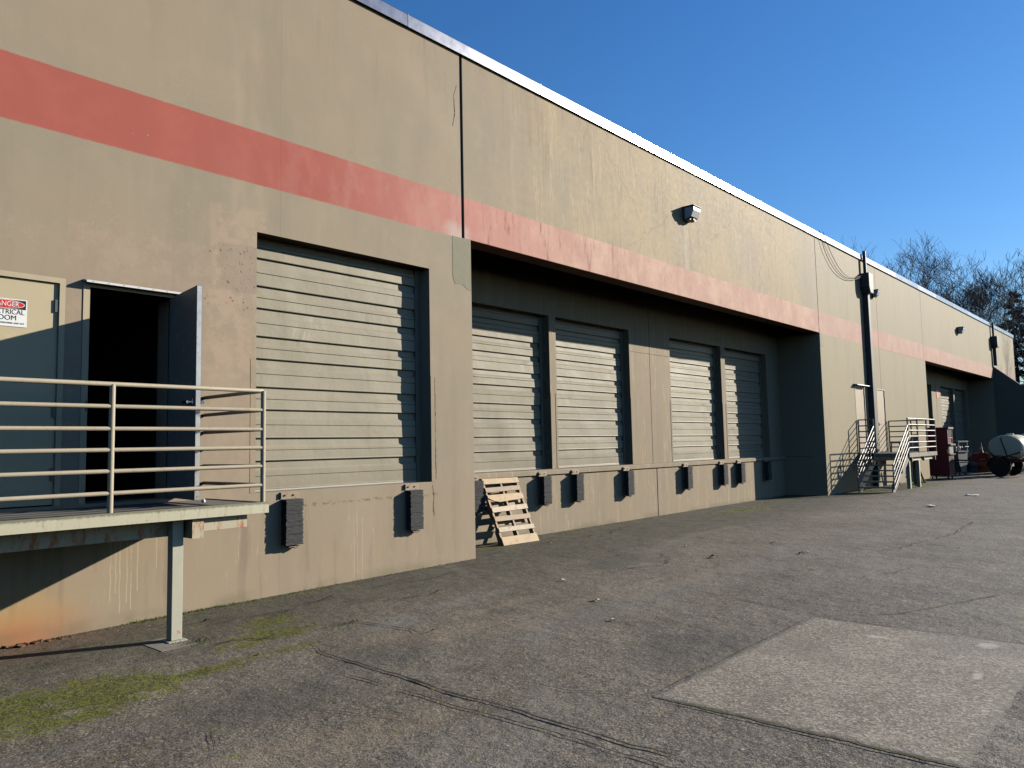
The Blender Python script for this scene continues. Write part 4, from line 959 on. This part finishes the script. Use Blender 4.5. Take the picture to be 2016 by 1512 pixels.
for xx in (25.72, 26.8, 27.9, 28.98): FP("post", MRAIL2, MB().tube([(xx, -1.48, 1.12), (xx, -1.48, 2.30)], .024, 8))
for yy in (-.04, -.49): FP("post", MRAIL2, MB().tube([(25.72, yy, 1.12), (25.72, yy, 2.30)], .026, 8))
for yy in (-.04, -.75): FP("post", MRAIL2, MB().tube([(28.98, yy, 1.12), (28.98, yy, 2.29)], .024, 8))
for z in FR:
    FP("rail", MRAIL2, MB().tube([(25.72, -1.48, z), (28.98, -1.48, z)], .019, 8))
    FP("rail", MRAIL2, MB().tube([(25.72, -.49, z), (25.72, -.04, z)], .019, 8))
    FP("rail", MRAIL2, MB().tube([(28.98, -1.46, z), (28.98, -.04, z)], .019, 8))
# flight
nst = 7; zt, zb_ = 1.20, gz(24.1, -1); run = 1.62; xt = 25.67
for k in range(1, nst):
    z = zt - (zt - zb_) * k / nst; x1 = xt - run * (k - 1) / (nst - 1) ; x0 = x1 - .27
    FP("tread", MPOST, MB().box(x0, x1, -1.40, -.56, z - .035, z))
for yy in (-1.44, -.52):
    b = MB(); s = (zt - zb_) / nst
    poly = [(xt, 1.20), (xt - .02, 1.22), (xt - run - .12, zb_ + .22), (xt - run - .12, zb_ + .002), (xt - run + .05, zb_ + .002), (xt, .97)]
    FP("stringer", MRAIL2, MB().prism(poly, yy - .02, yy + .02))
for yy in (-1.48, -.49):
    for k, dz in enumerate((.89, .71, .53, .36, .19)):
        FP("handrail", MRAIL2, MB().tube([(25.72, yy, 1.20 + dz), (25.72 - 1.76, yy, 1.20 + dz - 1.17)], .018, 8))
    FP("post", MRAIL2, MB().tube([(23.98, yy, zb_ + .1), (23.98, yy, 1.20 + .89 - 1.16)], .022, 8))
    FP("post", MRAIL2, MB().tube([(24.85, yy, .64), (24.85, yy, 1.20 + .89 - .58)], .018, 8))

# small stool and hose reel bits on the landing
st = empty("stool", (27.6, -.6, 1.218), .3, "low dark metal stool standing on the far landing", "stool")
MB().box(-.2, .2, -.15, .15, .30, .33).build("seat", MHINGE, st)
for sx in (-1, 1):
    for sy in (-1, 1): MB().tube([(sx * .17, sy * .12, .30), (sx * .19, sy * .14, 0)], .014, 6).build("leg", MHINGE, st)
hs = empty("hose_coil", (24.95, -.56, 1.15), 0, "black hose coiled over the left stair handrail", "hose")
for k in range(4):
    pts = [(.13 * math.cos(t * .3927) * (1 + .1 * k), -.03 - .012 * k, -.02 * k + (.16 + .01 * k) * math.sin(t * .3927)) for t in range(17)]
    MB().tube(pts, .014, 6).build("hose_loop", MSTRAP, hs)
# yellow bollard and poles below the landing
bo = empty("bollard", (28.75, -.86, gz(28.75, -.86)), 0, "yellow steel bollard standing under the far landing", "bollard")
MB().lathe([(.085, 0), (.085, .80), (.075, .835), (.045, .86), (.001, .868)]).build("post", MYEL, bo)
MB().lathe([(.12, 0), (.12, .02), (.09, .03)]).build("base_plate", MYEL, bo)
for k, (dx, tx, lab) in enumerate([(0, -.30, "yellow pole leaning under the far landing, the left one"), (.22, -.30, "yellow pole leaning under the far landing, the right one")]):
    o = empty("leaning_pole", (29.7 + dx, -.80 - dx * .2, gz(29.75, -.75) + .005), 0, lab, "pole", "yellow poles leaning under the far landing")
    MB().tube([(0, 0, 0), (tx - dx * 2, .12, .93)], .038, 8).build("shaft", MYEL, o)
    MB().lathe([(.045, 0), (.046, .05), (.04, .06)]).build("cap", MSTRAP, o)
v = empty("standpipe", (27.85, -1.1, gz(27.9, -1)), 0, "short grey standpipe with a valve under the far landing", "standpipe")
MB().lathe([(.07, 0), (.07, .02), (.04, .03), (.04, .62), (.055, .63), (.055, .68), (.03, .7)]).build("pipe", MGREY, v)
MB().tube([(-.12, -.02, .55), (.14, -.02, .57)], .03, 8).tube([(.14, -.02, .57), (.16, -.02, .47)], .028, 8).build("valve", MHINGE, v)

# ------------------------------------------------------------------ cabinet, cart, notice in the far bay
cz = gz(33, -.7)
cb = empty("rolling_cabinet", (33.1, -.72, cz), 0, "tall dark red cabinet on casters beside the far dock bay", "cabinet")
MB().box(-.38, .38, -.30, .36, .13, 1.93).build("cabinet_body", MREDC, cb, bevel=.01)
MB().box(-.40, .41, -.36, .38, 1.932, 1.97).box(-.40, .41, -.372, -.36, 1.90, 1.975).build("top", MCASE, cb)
MB().box(-.34, .34, -.315, -.302, 1.60, 1.86).build("window", MSIGNK, cb)
MB().box(-.38, -.34, -.33, -.302, .16, 1.9).box(.34, .38, -.33, -.302, .16, 1.9).box(-.34, .34, -.33, -.302, 1.54, 1.585).box(-.34, .34, -.33, -.302, 1.34, 1.37).build("front_frame", MCASE, cb)
MB().box(-.40, .40, -.42, -.335, 1.28, 1.335).box(-.40, .40, -.40, -.335, .93, .96).build("shelf_rail", MRAIL2, cb)
MB().box(-.32, .3, -.345, -.304, .97, 1.27).build("notice", MGREY, cb)
sl_ = MB()
for k in range(6): sl_.box(-.34 + k * .12, -.27 + k * .12, -.335, -.303, .2, .90)
sl_.build("slats", MCASE, cb)
MB().tube([(-.38, -.26, .98), (-.46, -.30, .98), (-.46, -.30, 1.12)], .014, 6).build("handle", MHINGE, cb)
def casters(root, xs, ys, r=.055):
    for xx in xs:
        for yy in ys:
            o = MB().lathe([(.001, -.018), (r * .9, -.018), (r, -.01), (r, .01), (r * .9, .018), (.001, .018)], Matrix.Translation((xx, yy, r)) @ Matrix.Rotation(math.pi / 2, 4, 'X'), 14).build("caster", MTYRE, root)
            MB().box(xx - .02, xx + .02, yy - .03, yy - .022, r, r * 2 + .03).box(xx - .02, xx + .02, yy + .022, yy + .03, r, r * 2 + .03).box(xx - .03, xx + .03, yy - .03, yy + .03, r * 2 + .02, .132).build("caster_fork", MGREY, o)
casters(cb, (-.3, .3), (-.25, .3))
cart = empty("utility_cart", (37.3, -.35, gz(37, 0)), -.35, "grey utility cart with shelves in front of the far dock", "cart")
MB().prism([(-.30, .62), (-.34, .98), (.34, .98), (.30, .62)], -.28, .28).build("upper_bin", MGREY, cart)
MB().prism([(-.14, .14), (-.30, .56), (.30, .56), (.14, .14)], -.28, .28).build("lower_bin", MGREY, cart)
MB().box(-.33, .33, -.30, .30, .565, .615).box(-.36, .36, -.32, .32, .985, 1.03).build("shelf", MGREY, cart)
for sx in (-1, 1): MB().box(sx * .30 - .02, sx * .30 + .02, -.31, -.283, 1.03, 1.40).build("upright", MGREY, cart)
MB().box(-.36, .36, -.33, .26, 1.40, 1.46).build("top", MGREY, cart)
for k in range(4): MB().lathe([(.06, 0), (.065, .14), (.03, .18), (.03, .22)], Matrix.Translation((-.22 + k * .145, -.1, 1.03)), 10).build("bottle", [MWHITE, MGREY, MWHITE, MREDC][k], cart)
MB().tube([(.34, -.2, 1.2), (.55, -.2, 1.2)], .015, 6).build("handle", MHINGE, cart)
casters(cart, (-.2, .2), (-.22, .22), .06)
ns = empty("notice_sign", (42.15, DY - .002, 3.86), 0, "small coral coloured notice on the pillar between far dock doors", "sign")
MB().box(-.28, .28, -.012, 0, -.25, .22).build("sign_plate", MSIGNO, ns)

# ------------------------------------------------------------------ water trailers
def trailer(loc, rz, lab, tmat):
    r = empty("tank_trailer", loc, rz, lab, "trailer", "trailers with pale tanks near the far dock")
    # local: x along image right, y away
    MB().box(-.75, 1.6, -.50, -.42, .55, .66).box(-.75, 1.6, .42, .5, .55, .66).box(-.75, -.68, -.42, .42, .55, .66).box(.1, .18, -.42, .42, .55, .66).box(1.1, 1.18, -.42, .42, .55, .66).build("frame", MFRAMER, r)
    MB().tube([(-.7, -.1, .60), (-1.9, 0, .62)], .03, 8).tube([(-1.9, 0, .62), (-2.0, 0, .62)], .05, 8).build("tongue", MSTRAP, r)
    MB().box(-.85, -.25, -.42, -.1, .662, .90).build("tool_box", MFRAMER, r, bevel=.01)
    tk = MB(); prof = [(.001, -.62), (.42, -.62), (.56, -.60), (.60, -.55), (.60, -.2), (.61, -.19), (.61, -.15), (.60, -.14), (.60, .2), (.61, .21), (.61, .25), (.60, .26), (.60, .55), (.56, .60), (.42, .62), (.001, .62)]
    tk.lathe(prof, Matrix.Translation((.42, 0, 1.14)) @ Matrix.Rotation(math.pi / 2, 4, 'X') , 36, .78)
    t = tk.build("tank", tmat, r)
    MB().lathe([(.14, 0), (.14, .04), (.12, .06), (.001, .065)], Matrix.Translation((.42, 0, 1.595)), 16).build("lid", tmat, t)
    MB().tube([(.30, -.63, 1.50), (.35, -.65, 1.30), (.45, -.66, 1.0), (.50, -.64, .75)], .02, 6).tube([(.1, -.64, .68), (.45, -.65, .78), (.98, -.64, .95)], .022, 6).tube([(.55, -.64, .78), (1.05, -.64, .70)], .02, 6).build("strap", MSTRAP, r)
    MB().tube([(-.02, -.55, .67), (-.03, -.58, .85), (-.08, -.58, .92)], .02, 6).tube([(-.03, -.58, .85), (.05, -.58, .90)], .016, 6).build("valve", MSTRAP, r)
    for yy in (-.62, .62):
        W = Matrix.Translation((.22, yy, .375)) @ Matrix.Rotation(math.pi / 2, 4, 'X')
        o = MB().lathe([(.20, -.09), (.33, -.10), (.365, -.085), (.375, -.05), (.375, .05), (.365, .085), (.33, .10), (.20, .09)], W, 32).build("wheel", MTYRE, r)
        MB().lathe([(.001, -.06), (.08, -.065), (.1, -.04), (.19, -.05), (.205, -.095), (.21, .09), (.19, .05), (.1, .04), (.001, .05)], W, 20).build("rim", MHINGE, o)
    for yy in (-.62, .62):
        b = MB(); n = 14; vs = []
        for i in range(n + 1):
            t_ = math.pi * (.02 + .96 * i / n)
            for dy in (-.13, .13):
                for rr in (.43, .445): vs.append((.22 + rr * math.cos(t_), yy + dy, .375 + rr * math.sin(t_)))
        b.add(vs, [f for i in range(n) for f in [(4 * i, 4 * i + 4, 4 * i + 6, 4 * i + 2), (4 * i + 1, 4 * i + 3, 4 * i + 7, 4 * i + 5), (4 * i, 4 * i + 1, 4 * i + 5, 4 * i + 4), (4 * i + 2, 4 * i + 6, 4 * i + 7, 4 * i + 3)]])
        b.build("fender", MSTRAP, r)
    return r
trz = math.radians(-100)
trailer((35.65, -2.2, gz(35, -2)), trz, "near trailer with a cream oval tank and black tyre by the far dock", MTANK)
trailer((39.6, -2.15, gz(39, -2)), trz, "trailer with a bluish white tank behind the cream one", MTANK2)
def cone(loc, h, lab):
    r = empty("traffic_cone", loc, .3, lab, "traffic cone")
    MB().box(-.17 * h / .7, .17 * h / .7, -.17 * h / .7, .17 * h / .7, 0, .03).build("base", MORANGE, r)
    MB().lathe([(.13 * h / .7, .03), (.075 * h / .7, .35 * h), (.05 * h / .7, .68 * h), (.028 * h / .7, h), (.02, h + .002)], n=18).build("cone_body", MORANGE, r)
    MB().lathe([(.0765 * h / .7 + .006, .36 * h), (.056 * h / .7 + .006, .62 * h)], n=18).build("reflective_band", MWHITE, r)
cz_ = gz(35, -1.6)
cone((35.65 + math.cos(trz) * -.55 - math.sin(trz) * -.26, -2.2 + math.sin(trz) * -.55 + math.cos(trz) * -.26, gz(35, -2) + .902), .42, "small orange and white cone set on the near trailer's tool box")
# move: the cone stands on the red tool box
def drum(loc, mat, lab, r_=.42, h=.72, nm="storage_tank"):
    r = empty(nm, loc, 0, lab, "tank")
    MB().lathe([(r_ * .9, 0), (r_, .04), (r_, .3), (r_ * 1.02, .32), (r_ * 1.02, .36), (r_, .38), (r_, h * .78), (r_ * .8, h * .93), (r_ * .4, h), (.001, h)], n=28).build("shell", mat, r)
    MB().lathe([(.11, 0), (.11, .05), (.001, .06)], Matrix.Translation((0, 0, h - .01)), 14).build("cap", MHINGE, r)
    MB().lathe([(r_ + .006, .2), (r_ + .006, .23)], n=28).build("strap", MSTRAP, r)
drum((41.2, -.35, gz(41, 0)), mat_plain("tank_grey", (0.30, 0.28, 0.25), .5), "grey round tank on the ground in the shaded far bay", .42, .85)
drum((39.9, -.95, gz(40, 0)), mat_plain("tank_orange", (0.42, 0.10, 0.04), .5), "orange round tank beside the grey one in the shaded far bay", .34, .85)

# ------------------------------------------------------------------ litter
def leaf(x, y, s, mat, lab, seed):
    rn = random.Random(seed); b = MB(); n = 7; a = rn.uniform(0, 6.28); vs = []
    for i in range(n):
        t = i / (n - 1); wv = s * .42 * math.sin(math.pi * t) ** .8 * rn.uniform(.75, 1.25); cz2 = s * .28 * math.sin(math.pi * t + .4)
        vs += [((t - .5) * s * 1.6, -wv, cz2 + s * .22 * rn.random()), ((t - .5) * s * 1.6, 0, cz2), ((t - .5) * s * 1.6, wv, cz2 + s * .3 * rn.random())]
    b.add(vs, [(3 * i + j, 3 * i + j + 1, 3 * i + j + 4, 3 * i + j + 3) for i in range(n - 1) for j in (0, 1)], True)
    o = b.build("leaf", mat); o.location = (x, y, gz(x, y) + s * .08); o.rotation_euler = (rn.uniform(-.2, .2), rn.uniform(-.2, .2), a)
    sol = o.modifiers.new("thickness", 'SOLIDIFY'); sol.thickness = .0015
    tag(o, lab, "leaf", "dry leaves scattered on the asphalt")
for k, (x, y, s, m, lab) in enumerate([
    (7.51, -2.2, .05, 1, "pale curled leaf in mid yard, straight out from the leaning pallet"),
    (6.79, -3.22, .055, 1, "pale leaf lying between the patched crack and the concrete slab"),
    (6.13, -3.87, .045, 1, "tan leaf nearest the far left corner of the concrete slab"),
    (10.18, -2.84, .085, 0, "dark brown leaf with raised tip, the darkest in mid yard"),
    (11.18, -3.71, .06, 1, "pale leaf right of the dark leaf in mid yard"),
    (11.3, -3.75, .05, 1, "tan leaf touching another pale one in mid yard"),
    (10.96, -1.97, .05, 1, "pale leaf beyond the dark one, towards the dock"),
    (12.1, -2.9, .05, 0, "small brown leaf just beyond the dark brown one"),
    (4.86, -2.77, .04, 1, "small pale leaf on the tan silt patch"),
    (3.81, -.59, .05, 0, "reddish brown leaf lying right of the landing column"),
    (10.15, .1, .045, 1, "pale leaf in front of the leaning pallet"),
    (8.3, -3.0, .04, 1, "small pale leaf in the middle of the yard"),
    (9.2, -.3, .04, 1, "pale leaf just out from the wall corner near the pallet"),
    (3.47, -2.16, .03, 1, "tiny cream leaf beside the moss near the landing column")]):
    leaf(x, y, s, (MLEAFB, MLEAFT)[m], lab, k)
for k, (x, y, s, lab) in enumerate([(20.0, -3.37, .17, "flat white paper scrap on the far asphalt, the nearer one"), (23.49, -3.53, .2, "flat white paper scrap on the far asphalt, the farther one")]):
    rn = random.Random(k); b = MB(); n = 5; vs = [((i / n - .5) * s * 1.5, (j / n - .5) * s, .012 + .03 * rn.random() * (.5 + abs(i / n - .5))) for j in range(n + 1) for i in range(n + 1)]
    b.add(vs, [(j * (n + 1) + i, j * (n + 1) + i + 1, (j + 1) * (n + 1) + i + 1, (j + 1) * (n + 1) + i) for j in range(n) for i in range(n)], True)
    o = b.build("paper_scrap", MPAPER); o.location = (x, y, gz(x, y)); o.rotation_euler = (0, 0, .6 + k); tag(o, lab, "paper", "white paper scraps on the asphalt")
    sol = o.modifiers.new("thickness", 'SOLIDIFY'); sol.thickness = .0015
# flaked rust heap at the foot of the wall
b = MB(); random.seed(3)
for k in range(90):
    x = random.uniform(1.4, 2.75); y = -.02 - abs(random.gauss(0, .04)); s = random.uniform(.008, .035) * (1 if x < 2.5 else .6); z = gz(x, y)
    m = Matrix.Translation((x, y - s * .5, z + s * .3)) @ Matrix.Rotation(random.uniform(0, 6), 4, 'Z') @ Matrix.Rotation(random.uniform(-.4, .4), 4, 'X')
    b.box(-s, s, -s * .7, s * .7, -s * .18, s * .18, m)
tag(b.build("rust_flakes", MRUSTC), "flaked rust and leaf scraps heaped along the foot of the wall", kind='stuff')
b = MB()
for k in range(900):
    if k < 650: x = random.uniform(-.5, 8.2); y = -.012 - abs(random.gauss(0, .05))
    else: x = random.uniform(8.5, 21); y = 1.22 - abs(random.gauss(0, .07))
    s = random.uniform(.004, .014); z = gz(x, y)
    m = Matrix.Translation((x, y, z + s * .4)) @ Matrix.Rotation(random.uniform(0, 6), 4, 'Z') @ Matrix.Rotation(random.uniform(-.6, .6), 4, 'X')
    b.add([m @ Vector(v) for v in ((-s, -s * .4, 0), (s * .2, -s * .6, s * .2), (s, 0, 0), (0, s * .5, s * .15))], [(0, 1, 2, 3)])
tag(b.build("leaf_litter", mat_plain("leaf_litter_brown", (0.13, 0.085, 0.045), .8, 0, .7, 25, kind='world')), "brown leaf crumbs gathered along the foot of the walls", kind='stuff')
# weeds along the foot of the wall
b = MB(); MWEED = mat_plain("weed_green", (0.075, 0.095, 0.02), .7, 0, .4, 12, kind='world')
for k in range(620):
    r_ = random.random()
    if r_ < .45: x = random.gauss(4.0, .28); y = -abs(random.gauss(0, .03)) - .005
    elif r_ < .6: x = random.gauss(3.45, .12); y = -abs(random.gauss(0, .03)) - .005
    elif r_ < .75: x = random.gauss(4.55, .12); y = -1.85 + random.gauss(0, .03)
    elif r_ < .85: x = random.uniform(5, 8.2); y = -abs(random.gauss(0, .02)) - .004
    else: x = random.gauss(3.36, .1); y = -1.28 + random.gauss(0, .06)
    if x > 8.2: continue
    h = random.uniform(.008, .028); a = random.random() * 6.28; z = gz(x, y); wv = h * .3
    b.add([(x - wv * math.cos(a), y - wv * math.sin(a) * .3, z), (x + wv * math.cos(a), y + wv * math.sin(a) * .3, z), (x + random.uniform(-.6, .6) * h, y - random.random() * h * .6, z + h)], [(0, 1, 2)])
tag(b.build("weeds", MWEED), "low green weeds sprouting along the foot of the wall", kind='stuff')

# ------------------------------------------------------------------ trees
MBARK = mat_plain("bark_grey", (0.10, 0.075, 0.062), .85, 0, .25, 3)
MTWIG = mat_plain("twig_brown", (0.115, 0.095, 0.088), .85, 0, .25, 1)
MNEEDLE = mat_plain("needles_dark", (0.030, 0.045, 0.022), .75, 0, .5, 1.2)
TW = .011
def bare_tree(loc, h, seed, lab, grp, spread=1.0, maxd=6):
    rn = random.Random(seed); tr = MB(); tw = MB()
    def grow(p, d, L, r, dep):
        n = 3 if dep > 1 else 4; pts = [p.copy()]; rad = [r]; q = p.copy(); dd = d.copy()
        for i in range(n):
            dd = (dd + Vector((rn.uniform(-1, 1), rn.uniform(-1, 1), rn.uniform(-.4, .8))) * (.10 + .05 * dep)).normalized()
            q = q + dd * L / n; pts.append(q.copy()); rad.append(max(TW * .8, r * (1 - .38 * (i + 1) / n)))
        (tr if dep < 2 else tw).tube(pts, rad, 7 if dep < 2 else (4 if dep < 4 else 3), cap=False)
        if dep >= maxd: return
        kids = 3 if dep < 3 else rn.randint(2, 4)
        for c in range(kids):
            i = n if c == 0 else rn.randint(max(1, n - 2), n)
            ax = Vector((rn.uniform(-1, 1), rn.uniform(-1, 1), rn.uniform(-.3, .5))).normalized()
            nd = (dd * (1.0 if c == 0 else .62) + ax * rn.uniform(.4, .75) * spread + Vector((0, 0, .18))).normalized()
            grow(pts[i], nd, L * rn.uniform(.64, .84), max(TW, rad[i] * (.80 if c == 0 else .60)), dep + 1)
    r = empty("bare_tree", loc, 0, lab, "tree", grp)
    grow(Vector((0, 0, 0)), Vector((0, 0, 1)), h * .25, h * .017, 0)
    zs = max(v[2] for v in tr.v + tw.v); s = h / zs
    for m in (tr, tw): m.v = [(v[0] * s, v[1] * s, v[2] * s) for v in m.v]
    tr.build("trunk", MBARK, r); tw.build("crown", MTWIG, r)
G = "bare trees rising behind the warehouse roof"
bare_tree((75.0, 11.4, 0), 20.6, 1, "bare tree nearest the tall downspout, its crown over the roof edge", G, 1.0, 7)
bare_tree((78.0, 8.3, 0), 19.0, 4, "bare tree with wide drooping twigs behind the roof, between two others", G, 1.15, 7)
bare_tree((80.0, 19.5, 0), 21.6, 9, "bare tree showing only its top twigs left of the other crowns", G, 1.0, 6)
bare_tree((68.8, 3.9, 0), 16.2, 12, "upright bare tree with a clear trunk above the far roof corner", G, 1.0, 7)
bare_tree((79.0, 15.3, 0), 20.6, 31, "bare tree filling the gap above the middle of the far roof", G, 1.2, 7)
bare_tree((74.0, 7.2, 0), 16.6, 36, "shorter bare tree between the leftmost crowns and the upright one", G, 1.2, 7)
bare_tree((73.5, -.2, 0), 15.0, 17, "bare tree at the far right, partly behind the dark conifer", G, 1.1, 6)
bare_tree((76.5, -11.5, 0), 18.0, 21, "bare tree standing beyond the yard on the sunny side", "bare trees beyond the yard", 1.0, 5)
def conifer(loc, h, seed, lab):
    rn = random.Random(seed); r = empty("conifer", loc, 0, lab, "tree", "dark conifers behind the far end of the warehouse")
    MB().tube([(0, 0, 0), (.1, 0, h * .5), (0, .1, h)], h * .016, 8, r2=.03).build("trunk", MBARK, r)
    b = MB(); lim = MB()
    nb = 120
    for k in range(nb):
        z = h * (.14 + .85 * (k / nb)); L = (h - z) * .30 + .5; L *= rn.uniform(.55, 1.15); a = rn.random() * 6.28
        tip = Vector((math.cos(a) * L, math.sin(a) * L, z - L * rn.uniform(.05, .35)))
        lim.tube([(0, 0, z), tip * .5 + Vector((0, 0, z * .5 + .06 * L)), tip], .035, 4, cap=False, r2=.01)
        m = int(30 + L * 34)
        for j in range(m):
            t = rn.uniform(.22, 1.0) ; c = Vector((0, 0, z)) * (1 - t) + tip * t + Vector((rn.gauss(0, .10 * L * t + .04), rn.gauss(0, .10 * L * t + .04), rn.gauss(-.07, .07)))
            for q in range(2):
                u = Vector((rn.gauss(0, 1), rn.gauss(0, 1), rn.gauss(-.3, .4))).normalized() * rn.uniform(.16, .34); w_ = Vector((rn.gauss(0, 1), rn.gauss(0, 1), rn.gauss(0, .5))).normalized() * .07
                b.add([c - w_, c + w_, c + u], [(0, 1, 2)])
    lim.build("limbs", MBARK, r); b.build("crown", MNEEDLE, r)
conifer((80.5, 3.4, 0), 14.8, 2, "dark conifer rising just behind the far roof corner")
conifer((76.5, -.4, 0), 11.5, 5, "lower dark conifer at the right edge beyond the warehouse end")
conifer((84.0, 1.0, 0), 14.5, 8, "tallest dark conifer behind the bare twigs at the right edge")
